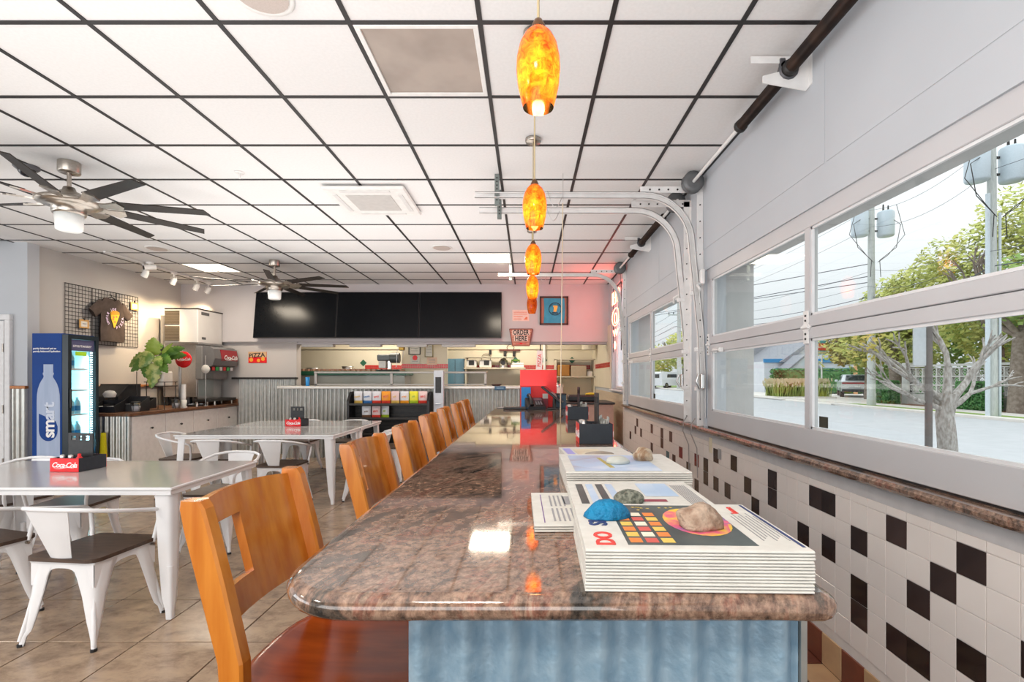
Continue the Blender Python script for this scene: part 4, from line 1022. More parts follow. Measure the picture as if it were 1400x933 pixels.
g = B(); g.cyl((0, .07, -.06), (0, -.07, -.09), .038, n=18); part('body', g, FRW, t); part('lens', B().cyl((0, -.069, -.0898), (0, -.078, -.0915), .03, n=16), BLK, t)
# track lights
t = thing('track_light', 'ceiling track with four white spot heads above the drinks counter', 'track light', (-5.55, 7.4, CH))
part('track_rail', B().box((-.018, -.95, -.025), (.018, 1.25, -.002), .002), FRW, t)
for k, (y, lit) in enumerate(((-.25, 0), (.32, 1), (.85, 1), (1.15, 1))):
    xo = .0
    g = B(); g.cb((xo, y, -.035), (.03, .10, .03), .004); g.cyl((xo, y, -.05), (xo, y, -.09), .008, n=8); g.tube([(xo-.045, y, -.16), (xo-.045, y, -.10), (xo, y, -.085), (xo+.045, y, -.10), (xo+.045, y, -.16)], .006, 6)
    hd = part('spot_head', g, FRW, t)
    d = Vector((-.55, .1, -.83)).normalized(); c = Vector((xo, y, -.15))
    g = B(); g.tube([c-d*.05, c-d*.03, c+d*.055], [.02, .038, .045], 14); part('spot_can', g, FRW, hd)
    part('spot_lens', B().cyl(c+d*.056, c+d*.058, .036, n=14), mat('spot_lens_lit', (1, .9, .7), .4, emit=(1, .82, .55), estr=6) if lit else CHROME, hd)
    if lit:
        l = bpy.data.lights.new('spot_lamp', 'SPOT'); l.energy = 75; l.color = (1, .74, .44); l.spot_size = R(95); l.spot_blend = .8; l.shadow_soft_size = .04
        o = bpy.data.objects.new('spot_lamp', l); col.objects.link(o); o.parent = t; o.location = c+d*.07; o.rotation_euler = d.to_track_quat('-Z', 'Y').to_euler()
for p, lb in (((-2.33, 3.98), 'small sprinkler head on the ceiling at the fan blade tip'),):
    t = thing('sprinkler', lb, 'sprinkler', (p[0], p[1], CH)); part('plate', B().lathe([(.001, -.008), (.035, -.006), (.038, -.001)], n=14), FRW, t); part('head', B().cyl((0, 0, -.008), (0, 0, -.05), .010, n=8), FRW, t)

# ================================================================ screens
SCR = mat('screen_glass_black', (.004, .005, .007), .19, c2=(.005, .006, .008), spec=.22)
for k, lb in enumerate(('left', 'middle', 'right')):
    t = thing('television', lb+'most wide black wall screen' if k != 1 else 'middle one of three wide black wall screens', 'television', (-4.106+1.458*(k), 8.70, 2.49))
    t.rotation_euler = (R(-7.5), 0, 0)
    t['label'] = ('leftmost of the three wide black wall screens', 'middle one of the three wide black wall screens', 'rightmost of the three wide black wall screens')[k]
    g = B(); g.box((-.726, 0, -.415), (.726, .04, .415), .004); part('bezel', g, BLK, t)
    part('screen', B().box((-.716, -.002, -.403), (.716, 0, .405)), SCR, t)
    part('wall_bracket', B().box((-.3, .04, -.2), (.3, .07, .2)), BLKM, t)
# ================================================================ far wall signs
def rsign(parent, r, y, z=0, n=36): pass
t = thing('round_sign', 'small round red soda sign on the wall left of the screens', 'sign', (-5.16, 8.879, 2.46))
part('disc', B().lathe([(.001, -.012), (.14, -.012), (.146, -.006), (.146, 0)], n=36, axis='y'), mat('sign_rim_yellow', (.75, .32, .04), .4), t)
part('disc_face', B().lathe([(.001, -.014), (.128, -.0138)], n=36, axis='y'), RED, t)
cola(t, face_front(0, -.0155, .0), .062)
text('lettering', 'DRINK', .036, mat('sign_yellow', (.9, .6, .05), .4), t, face_front(0, -.0155, .085), bold=.001); text('lettering', 'ICE COLD', .032, mat('sign_yellow', (.9, .6, .05), .4), t, face_front(0, -.0155, -.085), bold=.001)
t = thing('pizza_sign', 'small rectangular red PIZZA sign above the corrugated panel', 'sign', (-4.87, 8.879, 1.745))
part('panel', B().box((-.165, -.01, -.10), (.165, 0, .10), .002), RED, t); part('upper_band', B().box((-.165, -.0115, .0), (.165, -.010, .10)), mat('sign_tan', (.62, .40, .22), .5), t)
text('lettering', 'PIZZA', .105, DARKPR, t, face_front(-.01, -.013, .035) @ RZ(4), bold=.002)
for x, z, r in ((-.11, -.045, .035), (.02, -.055, .03), (.10, -.03, .035)): part('pizza_motif', B().lathe([(.001, -.013), (r, -.0125)], (x, 0, z), 14, axis='y'), mat('sign_amber', (.85, .40, .05), .4), t)
BRICK = mat('brick_print', (.52, .22, .15), .7, c2=(.40, .16, .12), scale=9)
t = thing('order_here_sign', 'brick-patterned ORDER HERE sign hanging under the soffit', 'sign', (-.12, 8.76, 2.10))
g = B(); g.prism([(-.205, .145), (.205, .145), (.150, -.155), (-.150, -.155)], -.008, .008, 'xz'); part('board', g, BRICK, t)
g = B()
for r in range(7):
    z = .145-.3*(r/7); g.box((-.19+.008*r, -.0095, z-.003), (.19-.008*r, -.008, z))
part('mortar_lines', g, mat('print_pinkwhite', (.75, .62, .56), .6), t)
g = B()
for a, c in (((-.205, .145), (.205, .145)), ((.205, .145), (.15, -.155)), ((.15, -.155), (-.15, -.155)), ((-.15, -.155), (-.205, .145))): g.tube([(a[0], -.008, a[1]), (c[0], -.008, c[1])], .007, 6)
part('rim', g, mat('sign_rim_brown', (.20, .06, .05), .5), t)
for s, z, w_ in (('ORDER', .08, .68), ('HERE', -.028, .74)):
    part('lettering_backing', B().box((-.155 if s == 'ORDER' else -.125, -.0106, z-.048), (.155 if s == 'ORDER' else .125, -.0098, z+.048)), mat('sign_pale_band', (.74, .58, .50), .6), t)
    text('lettering', s, .118, DARKPR, t, face_front(0, -.0125, z) @ Matrix.Diagonal((w_, 1, 1, 1)), bold=.004, spacing=1.08)
part('red_emblem', B().cb((0, -.011, -.115), (.05, .003, .028), .001).cb((0, -.011, -.118), (.19, .003, .008), .001), RED, t)
t = thing('notice_sign', 'small pinkish notice with red lines beside the unlit pendant lamp', 'notice', (-.125, 8.799, 2.49))
part('card', B().box((-.15, -.004, -.10), (.15, 0, .10), .001), mat('notice_pink', (.80, .58, .52), .6), t)
for k, (z, w) in enumerate(((.06, .24), (.025, .24), (-.02, .16), (-.06, .14))): part('print_line', B().box((-.125, -.005, z-.007), (-.125+w, -.004, z+.004)), mat('print_orange', (.72, .20, .10), .6), t)
g = B(); g.prism([(.05, -.075), (.12, -.075), (.12, -.03), (.10, -.02)], -.0052, -.004, 'xz'); part('slice_print', g, mat('print_orange', (.72, .20, .10), .6), t)
# framed blue shirt
t = thing('framed_shirt', 'dark framed blue shirt with a circular emblem on the pink-lit wall', 'picture frame', (.468, 8.798, 2.575))
fw = .255
g = B()
for q in (((-fw, -fw), (-fw+.028, fw)), ((fw-.028, -fw), (fw, fw)), ((-fw, -fw), (fw, -fw+.028)), ((-fw, fw-.028), (fw, fw))): g.box((q[0][0], -.03, q[0][1]), (q[1][0], 0, q[1][1]), .003)
part('frame', g, mat('frame_dark_wood', (.06, .025, .018), .4), t)
part('backing', B().box((-fw+.02, -.006, -fw+.02), (fw-.02, 0, fw-.02)), mat('backing_brown', (.36, .17, .12), .6), t)
g = B(); g.grid(lambda u, v: (-.185+.37*u+.012*sin(v*3), -.012-.004*sin(u*pi*2)*cos(v*5), -.222+.444*v), 12, 12, thick=.004); part('shirt', g, mat('shirt_blue', (.05, .33, .50), .8, c2=(.04, .28, .43), scale=10), t)
g = B(); g.lathe([(.105, -.021), (.105, -.018), (.115, -.018), (.115, -.021), (.105, -.021)], (.02, 0, .03), 32, axis='y'); part('emblem_ring', g, DARKPR, t)
g = B(); g.prism([(-.02, .09), (.06, .09), (.065, .065), (.04, -.02), (-.01, -.02), (0, .05)], -.0215, -.018, 'xz'); part('emblem_slice', g, mat('emblem_yellow', (.85, .50, .10), .6), t)
text('lettering', 'PIZZA', .04, DARKPR, t, face_front(.02, -.022, -.045), bold=.001)
for k in range(9):
    a = R(150-15*k); text('lettering', 'UNCLE JOE'[k], .03, DARKPR, t, face_front(.02+.088*cos(a), -.022, .03+.088*sin(a)) @ RZ(math.degrees(a)-90))
# neon sign in the far window
NEON = mat('neon_red', (1, .2, .12), .4, emit=(1, .10, .05), estr=16)
t = thing('neon_sign', 'red neon sign hanging in the far window beside the door track', 'neon sign', (1.40, 7.85, 2.35))
g = B()
def loop(cy, cz, ry, rz, a0=0, a1=360): return [(0, cy+ry*cos(R(a0+(a1-a0)*k/16)), cz+rz*sin(R(a0+(a1-a0)*k/16))) for k in range(17)]
for pts in (loop(-.27, .32, .07, .10), [(0, -.14, .42), (0, -.14, .22)], loop(-.14, .37, .08, .05, 90, -90), [(0, 0, .42), (0, 0, .22), (0, .1, .22)], [(0, .0, .32), (0, .08, .32)], [(0, .18, .22), (0, .18, .42), (0, .28, .22), (0, .28, .42)], loop(0, 0, .30, .14), loop(0, -.02, .12, .08), [(0, -.2, -.2), (0, -.1, -.3), (0, 0, -.2), (0, .1, -.3), (0, .2, -.2)], loop(.05, -.45, .05, .06)): g.tube(pts, .008, 6)
part('neon_tube', g, NEON, t)
g = B(); g.box((.02, -.36, -.55), (.03, -.34, .5)); g.box((.02, .34, -.55), (.03, .36, .5)); g.box((.02, -.36, .48), (.03, .36, .5)); part('backing_frame', g, BLK, t)
g = B(); g.tube([(.025, -.3, .5), (.02, -.3, .68)], .003, 5); g.tube([(.025, .3, .5), (.02, .3, .68)], .003, 5); part('hanging_chain', g, BLKM, t)
l = bpy.data.lights.new('neon_glow', 'AREA'); l.shape = 'RECTANGLE'; l.size = .8; l.size_y = .9; l.energy = 8; l.color = (1, .09, .06)
o = bpy.data.objects.new('neon_glow', l); col.objects.link(o); o.parent = t; o.location = (-.03, 0, .1); o.rotation_euler = (0, R(90), 0)

# ================================================================ order counter (in front of the kitchen)
oc = thing('order_counter', 'order counter with corrugated metal front and pale steel ledge', 'counter', (-2, 8.6, 0))
part('carcass', B().box((-4.2, 8.50, 0), (.35, 8.80, 1.19)), mat('counter_core', (.45, .42, .38), .7), oc, world=True)
corr(-4.22, .35, 8.485, 0, 1.19, pitch=.0735, amp=.017, parent=oc, name='corrugated_front')
part('ledge', B().box((-4.27, 8.38, 1.19), (.38, 8.84, 1.235), .006), mat('ledge_pale_steel', (.62, .60, .57), .35, .5), oc, world=True)
t = thing('sneeze_guard', 'long stainless and glass sneeze guard on the order counter', 'sneeze guard', (-2, 8.7, 1.235))
g = B(); xa, xb = -3.72, -.72
for x in (xa, -2.4, -1.55, xb-.04): g.box((x, 8.58, 1.236), (x+.045, 8.62, 1.46), .003)
g.box((xa, 8.56, 1.455), (xb, 8.80, 1.485), .004); g.box((xa, 8.58, 1.25), (xb, 8.60, 1.27))
part('steel_frame', g, mat('guard_frame_steel', (.42, .40, .38), .45, .4), t, world=True)
for a, c in ((xa+.045, -2.4), (-2.355, -1.55), (-1.505, xb-.04)): part('glass_panel', B().box((a, 8.595, 1.27), (c, 8.60, 1.455)), GLASSC, t, world=True)
# dispenser post
t = thing('sanitizer_stand', 'pale grey dispenser post with black window before the order counter', 'dispenser', (-1.46, 8.10, 0))
part('base', B().box((-.14, -.14, 0), (.14, .14, .02), .004), mat('post_grey', (.55, .60, .68), .35), t)
part('post', B().box((-.078, -.05, .02), (.078, .05, 1.50), .004), mat('post_grey', (.55, .60, .68), .35), t); part('window', B().box((-.05, -.055, 1.13), (.045, -.05, 1.39), .002), BLK, t); part('drip_lip', B().box((-.05, -.075, .95), (.05, -.05, .965), .002), STEEL, t)
# chip rack
t = thing('chip_rack', 'black slatted snack rack in front of the order counter', 'rack', (-2.26, 8.12, 0))
g = B(); g.box((-.65, .12, 0), (.65, .14, 1.12)); g.box((-.65, -.14, .0), (.65, .14, .08)); part('back_panel', g, BLK, t)
for s in (-1, 1): g = B(); g.prism([(-.16, 0), (.14, 0), (.14, 1.10), (.10, 1.15), (-.02, 1.15), (-.16, 1.0)], s*.65-.02, s*.65+.02, 'yz'); part('side_panel', g, BLK, t)
for z in (.93, .70, .45, .2):
    o_ = part('shelf', B().box((-.63, -.14, z), (.63, .12, z+.015), .002), BLKM, t); part('shelf_lip', B().box((-.63, -.155, z), (.63, -.14, z+.035), .002), BLKM, o_)
g = B()
for k in range(14): g.box((-.63, .112, .10+.07*k), (.63, .12, .15+.07*k), .003)
part('slat_wall', g, BLKM, t, kind='stuff')
def bag(label, x, z, w, h, c1, c2, y=8.07, rz=0, grp='snack bags on the rack', word='chips'):
    t = thing('snack_bag', label, 'snack bag', (x, y, z), rz, grp)
    def fn(s):
        def f(u, v):
            e = (1-(2*u-1)**4)*(sin(pi*min(1, max(0, v)))**.55 if 0 < v < 1 else 0)
            return (-w/2+w*u*1.0, s*(.004+.028*e), .0+h*v)
        return f
    g = B(); g.grid(fn(-1), 8, 10); n0 = len(g.f); g.grid(lambda u, v: fn(1)(1-u, v), 8, 10)
    g.mi = [1 if (i < n0 and (i//8) < 3) else 0 for i in range(len(g.f))]
    part('bag', g, [c1, c2], t)
    part('crimp', B().box((-w/2, -.004, h-.004), (w/2, .004, h+.008)), c1, t)
    text('lettering', word, w*.30, c2 if c2 is not DARKPR else WHT, t, face_front(0, -.038, h*.62) @ RZ(8), bold=.001)
    return t
BC = {'white': mat('bag_white', (.75, .77, .82), .3), 'red': mat('bag_red', (.75, .06, .04), .3), 'orange': mat('bag_orange', (.90, .36, .03), .3), 'yellow': mat('bag_yellow', (.86, .82, .05), .3), 'gold': mat('bag_gold', (.75, .50, .12), .3), 'blue': mat('bag_blue', (.05, .18, .45), .3), 'dark': mat('bag_brown', (.18, .09, .05), .4), 'green': mat('bag_green', (.45, .60, .04), .3), 'pink': mat('bag_pinkish', (.80, .62, .62), .3)}
bl = [('white', 'gold', 'leftmost bag, white over gold, upper rack shelf', 'classic'), ('white', 'blue', 'white and blue bag, second from left on upper shelf', 'kettle'), ('white', 'red', 'white bag with red base, upper shelf', 'spicy'), ('orange', 'red', 'orange bag with red base, upper shelf', 'HOT'), ('pink', 'gold', 'pale pinkish bag with gold base, mid upper shelf', 'salt'), ('white', 'orange', 'white bag with orange base, upper shelf', 'crisp'), ('yellow', 'green', 'bright yellow bag on the upper shelf', 'dill'), ('pink', 'red', 'rightmost pinkish and red bag, upper shelf', 'BBQ')]
for k, (a, c, lb, wd) in enumerate(bl): bag('snack '+lb, -2.78+.1515*k, .945, .142, .205, BC[a], BC[c], 8.08, R(-8+5*(k % 4)), word=wd)
for k, (a, c, lb) in enumerate((('white', 'dark', 'white and brown bag at left of the lower shelf'), ('pink', 'red', 'pinkish and red bag, middle of three, lower shelf'), ('white', 'green', 'white and green bag at right of the three, lower shelf'))): bag('snack '+lb, -2.64+.16*k-.03*(k == 2), .715, .14, .19, BC[a], BC[c], 8.06+.05*(k == 2), R(6-8*k), word=('mix', 'BBQ', 'dill')[k])
# blue folded bin / towel on the counter edge
t = thing('blue_placard', 'small blue sign hanging on the front of the order counter', 'sign', (-.47, 8.375, 1.20)); part('plate', B().box((-.095, -.012, -.035), (.095, 0, .035), .006), mat('placard_blue', (.03, .10, .20), .4), t); part('print_line', B().box((-.06, -.0135, -.004), (.06, -.012, .008)), mat('placard_pale', (.25, .4, .55), .5), t)
single('napkin_cup', B().lathe([(.03, 0), (.036, .15), (.033, .15), (.028, .005), (.001, .005)], n=16), mat('cup_blue', (.02, .28, .70), .4), 'blue plastic cup at the left end of the order counter', 'cup', (-3.80, 8.50, 1.236))
single('dark_bowl', B().lathe([(.001, .006), (.06, .006), (.10, .035), (.105, .035), (.065, 0), (.001, 0)], n=20), mat('bowl_brown', (.09, .05, .04), .4), 'low dark brown bowl on the ledge right of the sneeze guard', 'bowl', (-.55, 8.62, 1.236))
# under-soffit fixtures
for k, (a, c) in enumerate(((413, 456), (478, 521), (543, 584), (604, 650))):
    x0_ = px(a, 468, 8.9).x; x1_ = px(c, 468, 8.9).x
    t = thing('canopy_light', ('first', 'second', 'third', 'fourth')[k]+' flat white light box from left under the soffit', 'light fixture', ((x0_+x1_)/2, 8.93, 1.98), 0, 'flat light boxes under the soffit')
    part('housing', B().box((-(x1_-x0_)/2, -.06, -.045), ((x1_-x0_)/2, .06, 0), .006), mat('fixture_grey', (.60, .58, .56), .5), t); part('lens', B().box((-(x1_-x0_)/2+.03, -.045, -.048), ((x1_-x0_)/2-.03, .045, -.045)), FRW, t)
# ================================================================ drinks counter, left back
dc = thing('drinks_counter', 'white drinks counter with brown top and corrugated end panel', 'counter', (-5.7, 7.6, 0))
part('carcass', B().box((-6.16, 6.47, .0), (-5.235, 8.84, .875)), mat('cabinet_white', (.80, .79, .79), .35), dc, world=True)
corr(-6.16, -5.215, 6.455, 0, .875, pitch=.075, amp=.012, parent=dc, name='corrugated_end', m=GALV)
part('worktop', B().box((-6.165, 6.42, .876), (-5.19, 8.84, .92), .006), WOODC, dc, world=True)
part('backsplash', B().box((-5.9, 8.81, .92), (-5.2, 8.84, 1.0), .003), WOODC, dc, world=True)
for k, yk in enumerate((6.81, 7.385, 8.0, 8.56)):
    ya = (6.49, 7.10, 7.69, 8.28)[k]; yb = (7.09, 7.68, 8.27, 8.83)[k]
    dr = part('cabinet_door', B().box((-5.234, ya, .06), (-5.215, yb, .865), .003), mat('cabinet_white', (.80, .79, .79), .35), dc, world=True)
    g = B().cyl((-5.215, yk, .69), (-5.195, yk, .69), .006, n=8); g.ball((-5.19, yk, .69), .015, 8); part('knob', g, BLKM, dr, world=True)
# ice maker on its dispenser
im = thing('ice_machine', 'boxy off-white ice maker on a stainless dispenser body', 'ice machine', (-5.72, 8.42, .92))
part('cabinet_box', B().box((-6.0, 8.13, 1.96), (-5.45, 8.78, 2.515), .008), mat('ice_box_white', (.70, .69, .67), .3, c2=(.67, .66, .64), scale=4), im, world=True)
part('top_cap', B().box((-6.0, 8.12, 2.515), (-5.44, 8.79, 2.53), .003), BLKM, im, world=True)
part('bottom_band', B().box((-6.0, 8.11, 1.93), (-5.42, 8.79, 1.962), .003), STEEL, im, world=True)
for z0, z1 in ((2.26, 2.49), (1.99, 2.235)):
    gr = part('vent_grille', B().box((-5.99, 8.122, z0), (-5.75, 8.13, z1)), mat('grille_bronze', (.12, .10, .07), .5), im, world=True)
    g = B()
    for k in range(9): g.box((-5.985, 8.112, z0+.012+k*.0255), (-5.755, 8.122, z0+.022+k*.0255))
    part('grille_slats', g, mat('grille_brown', (.22, .18, .13), .5), gr, world=True)
part('badge', B().box((-5.449, 8.22, 2.43), (-5.446, 8.42, 2.48)), mat('badge_grey', (.10, .10, .10), .4), im, world=True)
part('badge', B().box((-5.449, 8.23, 2.02), (-5.446, 8.33, 2.06)), mat('badge_grey', (.10, .10, .10), .4), im, world=True)
part('dispenser_body', B().box((-6.02, 8.13, 1.06), (-5.47, 8.78, 1.93), .006), STEEL, im, world=True)
for x in (-5.98, -5.52):
    for y in (8.17, 8.74): part('foot', B().cyl((x, y, .92), (x, y, 1.06), .02, n=8), BLKM, im, world=True)
part('side_slab', B().box((-6.12, 8.2, 1.90), (-6.03, 8.7, 2.42), .004), mat('slab_grey', (.38, .36, .34), .5), im, world=True)
# soda dispenser
sd = thing('soda_dispenser', 'red-headed soda fountain with clear splash guard, beside the ice maker', 'soda dispenser', (-5.3, 8.45, .92))
part('tower', B().box((-5.47, 8.10, 1.35), (-5.36, 8.78, 1.90), .01), mat('fountain_grey', (.20, .20, .20), .35), sd, world=True)
g = B(); g.prism([(-5.46, 1.50), (-5.20, 1.58), (-5.16, 1.70), (-5.19, 1.86), (-5.25, 1.90), (-5.46, 1.91)], 8.12, 8.78, 'xz'); part('hood', g, mat('fountain_hood', (.15, .15, .155), .3), sd, world=True)
g = B(); g.prism([(-5.21, 1.585), (-5.155, 1.70), (-5.18, 1.85), (-5.19, 1.85), (-5.165, 1.70), (-5.22, 1.585)], 8.30, 8.76, 'xz'); part('header_panel', g, mat('fountain_maroon', (.35, .02, .03), .2), sd, world=True)
cola(sd, T((.155, .08, .80)) @ RZ(90) @ RX(84), .10)
g = B()
for k in range(6): g.cyl((-5.26, 8.2+.1*k, 1.60), (-5.26, 8.2+.1*k, 1.50), .02, .012, 8)
part('nozzles', g, BLKM, sd, world=True)
for k in range(6): part('flavour_tab', B().box((-5.24, 8.165+.1*k, 1.50), (-5.232, 8.235+.1*k, 1.56)), mat(('tab_red', 'tab_green', 'tab_white')[k % 3], ((.7, .03, .03), (.05, .5, .12), (.8, .8, .8))[k % 3], .4), sd, world=True)
part('splash_guard', B().box((-5.44, 8.14, 1.08), (-5.20, 8.147, 1.46)), GLASSC, sd, world=True)
part('back_splash', B().box((-5.465, 8.14, 1.0), (-5.455, 8.76, 1.46)), STEEL, sd, world=True)
part('drip_tray', B().box((-5.47, 8.06, .985), (-5.21, 8.80, 1.03), .004), BLKM, sd, world=True)
for x in (-5.45, -5.27):
    for y in (8.10, 8.76): part('foot', B().cyl((x, y, .92), (x, y, .985), .014, n=8), CHROME, sd, world=True)
# round soda sign on a post (straw dispenser)
t = thing('round_sign_stand', 'round red soda disc on a steel and white post on the drinks counter', 'sign', (-5.30, 7.58, .92))
part('base', B().cyl((0, 0, 0), (0, 0, .02), .05, n=16), WHT, t); part('cup_tube', B().cyl((0, 0, .02), (0, 0, .36), .033, n=16), WHT, t); part('post', B().box((-.075, -.01, 0), (-.04, .02, .64), .003), STEEL, t)
g = B(); g.lathe([(.001, -.012), (.118, -.012), (.125, -.006), (.125, .006), (.118, .012), (.001, .012)], (.0, 0, .74), 32, axis='y'); part('disc', g, RED, t); cola(t, face_front(.01, -.015, .745), .055)
# white round disc on a stick
t = thing('round_disc_stand', 'white round disc on a thin stand by the soda fountain', 'stand', (-5.235, 8.0, .92))
part('stick', B().cyl((0, 0, 0), (0, 0, .82), .005, n=6).cyl((0, 0, 0), (0, 0, .01), .03, n=12), STEEL, t); part('disc', B().lathe([(.001, -.008), (.065, -.008), (.07, 0), (.065, .008), (.001, .008)], (0, 0, .60), 24, axis='y'), mat('disc_grey_white', (.62, .62, .60), .5), t)
# condiment organisers on the counter
def organiser(label, x, y, rz=0, w=.26, d=.20, h=.16, lid=True):
    t = thing('countertop_organiser', label, 'organiser', (x, y, .92), rz, 'black countertop organisers')
    g = B(); g.box((-w/2, -d/2, 0), (w/2, d/2, .01)); g.prism([(-d/2, .01), (d/2, .01), (d/2, h), (-d/2, h*.55)], -w/2, -w/2+.008, 'yz'); g.prism([(-d/2, .01), (d/2, .01), (d/2, h), (-d/2, h*.55)], w/2-.008, w/2, 'yz')
    g.box((-w/2+.008, d/2-.008, .01), (w/2-.008, d/2, h)); g.box((-w/2+.008, -d/2, .01), (w/2-.008, -d/2+.008, h*.5)); g.box((-.004, -d/2+.008, .01), (.004, d/2-.008, h*.7)); part('bin', g, BLK, t)
    for k, x in enumerate((-w/4, w/4)):
        g = B(); g.cb((x, -.02, h*.45), (w*.36, d*.5, .02), .003); part('packets', g, (mat('packet_yellow', (.7, .45, .05), .6), PAPER, mat('packet_grey', (.4, .4, .42), .5))[(k+int(w*100)) % 3], t)
    return t
organiser('black organiser with white packets at the corner of the drinks counter', -5.62, 6.60, .1, .28)
organiser('black stepped organiser with yellow packets, middle of the drinks counter', -5.46, 6.84, .2, .26, .22, .20)
organiser('black organiser behind the clear bins, toward the plant', -5.78, 7.42, .1, .22)
t = thing('lidded_bin', 'large black slanted lid box right behind the tall cooler', 'bin', (-5.90, 7.05, .92)); g = B(); g.prism([(-.2, 0), (.2, 0), (.2, .36), (-.02, .36), (-.2, .2)], -.2, .2, 'yz'); part('body', g, BLK, t); part('lid', B().box((-.205, -.02, .36), (.205, .205, .372), .003), BLKM, t)
t = thing('coffee_filter_stack', 'domed white filters on the black organiser', 'filters', (-5.74, 6.76, .92)); part('cup', B().lathe([(.05, 0), (.06, .20), (.055, .2), (.045, .005)], n=16, capb=True), GLASSC, t); part('filters', B().lathe([(.06, .195), (.075, .24), (.05, .28), (.001, .29)], n=18), PAPER, t)
for x, y, lb in ((-5.30, 6.66, 'clear lidded bin at the front corner of the drinks counter'), (-5.27, 7.37, 'clear lidded bin in front of the plant stand')):
    t = thing('clear_bin', lb, 'bin', (x, y, .92)); part('tub', B().lathe([(.05, .004), (.065, .13), (.062, .13), (.047, .008), (.001, .008)], n=4), GLASSC, t)
    g = B(); g.lathe([(.069, .128), (.069, .14), (.001, .14)], n=4); part('rim', g, BLKM, t); part('contents', B().lathe([(.001, .01), (.043, .01), (.05, .08), (.001, .085)], n=10), mat('bin_contents', (.35, .35, .38), .5), t)
single('paper_cup', B().lathe([(.027, 0), (.036, .12), (.034, .12), (.025, .004), (.001, .004)], n=16), PAPER, 'white paper cup beside the clear bin on the drinks counter', 'cup', (-5.225, 7.485, .92))
for y, k in ((7.86, 0), (8.30, 1)): single('salt_shaker', B().lathe([(.014, 0), (.016, .04), (.012, .055), (.008, .07), (.001, .073)], n=12, capb=True), STEEL, ('small steel shaker near the red disc stand', 'small steel shaker under the soda fountain edge')[k], 'shaker', (-5.215, y-.1, .92))
t = thing('wrapped_trays', 'dark plastic-wrapped trays under the ice maker front', 'trays', (-5.36, 7.92, .92), .1); g = B(); g.box((-.10, -.12, 0), (.10, .12, .03), .006); part('tray', g, BLK, t); g = B(); g.grid(lambda u, v: (-.09+.18*u, -.11+.22*v, .035+.012*sin(u*9+v*4)*cos(v*11)), 10, 10, thick=.003); part('wrap', g, mat('wrap_grey', (.18, .20, .24), .15), t)
# plant
pt = thing('potted_plant', 'large-leaved green monstera in a white pot on a wire stand', 'plant', (-5.36, 7.15, .92))
g = B()
g.tube([(-.16, -.20, .0), (-.16, -.20, .55)], .005, 6)
for s in ((-.10, -.10), (.16, -.10), (.16, .12), (-.10, .12)): g.tube([(s[0], s[1], 0), (s[0]*.9, s[1]*.9, .10), (s[0], s[1], .20), (s[0], s[1], .40)], .006, 6)
g.tube([(-.12, -.12, .34), (.17, -.12, .34), (.17, .14, .34), (-.12, .14, .34)], .006, 6, closed=True); g.tube([(-.12, -.12, .40), (.17, -.12, .40), (.17, .14, .40), (-.12, .14, .40)], .005, 6, closed=True); part('wire_stand', g, BLKM, pt)
g = B(); g.box((-.09, -.09, .345), (.13, .11, .55), .012); part('pot', g, mat('pot_white', (.72, .68, .62), .4), pt)
LEAF = mat('leaf_green', (.06, .16, .025), .35, c2=(.14, .26, .04), scale=9, detail=4, rnd=.25); LEAFP = mat('leaf_variegated', (.13, .24, .035), .35, c2=(.42, .46, .14), scale=11, detail=3, lo=.45, hi=.6); LEAFL = mat('leaf_light', (.26, .38, .04), .35, c2=(.36, .46, .10), scale=12)
def leaf(base, tip, w, m, droop=.04, notch=True, nrm=None):
    base, tip = Vector(base), Vector(tip); ax = tip-base; L = ax.length; ax.normalize()
    side = ax.cross(Vector(nrm) if nrm else Vector((.25, -.9, .3))); side.normalize(); up = side.cross(ax); vs = []; fs = []; N = 12
    for i in range(N+1):
        u = i/N; ww = w*(sin(pi*min(1, u**.72))**.75 if 0 < u < 1 else 0)
        if notch and i in (4, 6, 8, 10): ww *= .72
        c = base+ax*L*u-Vector((0, 0, droop*u*u))
        vs += [c-side*ww+up*(-.15*ww), c-side*ww*.5+up*.03*ww, c+up*.10*ww, c+side*ww*.5+up*.03*ww, c+side*ww+up*(-.15*ww)]
    for i in range(N):
        for k in range(4): fs.append((i*5+k, i*5+k+1, i*5+6+k, i*5+5+k))
    g = B(); g.add(vs, fs, 0, True); g.add([Vector(v)-up*.0025 for v in vs], [f[::-1] for f in fs], 0, True)
    return part('leaf', g, m, pt)
o0 = Vector((.02, 0, .54))
Lf = [((-.10, -.05, .74), (-.02, -.10, 1.10), .13, LEAFL), ((-.26, -.05, .76), (-.58, -.08, .60), .11, LEAFP), ((-.14, -.10, .72), (-.46, -.16, .52), .10, LEAF), ((-.02, -.16, .80), (-.20, -.24, .58), .12, LEAFP), ((.06, -.18, .62), (.04, -.22, .24), .12, LEAFP),
      ((.10, -.10, .74), (.40, -.14, .66), .09, LEAF), ((.10, -.12, .64), (.36, -.18, .50), .08, LEAF), ((.12, -.06, .78), (.40, -.10, 1.0), .035, LEAFL), ((.08, .0, .84), (.44, .0, .84), .09, LEAF), ((.0, .02, .84), (-.16, .0, 1.0), .10, LEAF), ((.14, .05, .74), (.60, .02, .80), .08, LEAF), ((-.10, .04, .78), (-.42, .02, .80), .09, LEAF), ((.06, -.16, .72), (.26, -.22, .60), .08, LEAFP), ((-.12, -.14, .64), (-.12, -.20, .42), .09, LEAF), ((.16, .02, .82), (.58, .0, .92), .07, LEAF)]
for a, c, w, m in Lf:
    a = (a[0]*.66, a[1]*.8, a[2]*.86+.14); c = (c[0]*.66, c[1]*.8, c[2]*.86+.14); w *= .92
    leaf(a, c, w, m); part('stem', B().tube([o0, (o0+Vector(a))/2+Vector((0, 0, .05)), a], [.007, .006, .004], 6), mat('stem_green', (.12, .2, .04), .5), pt)
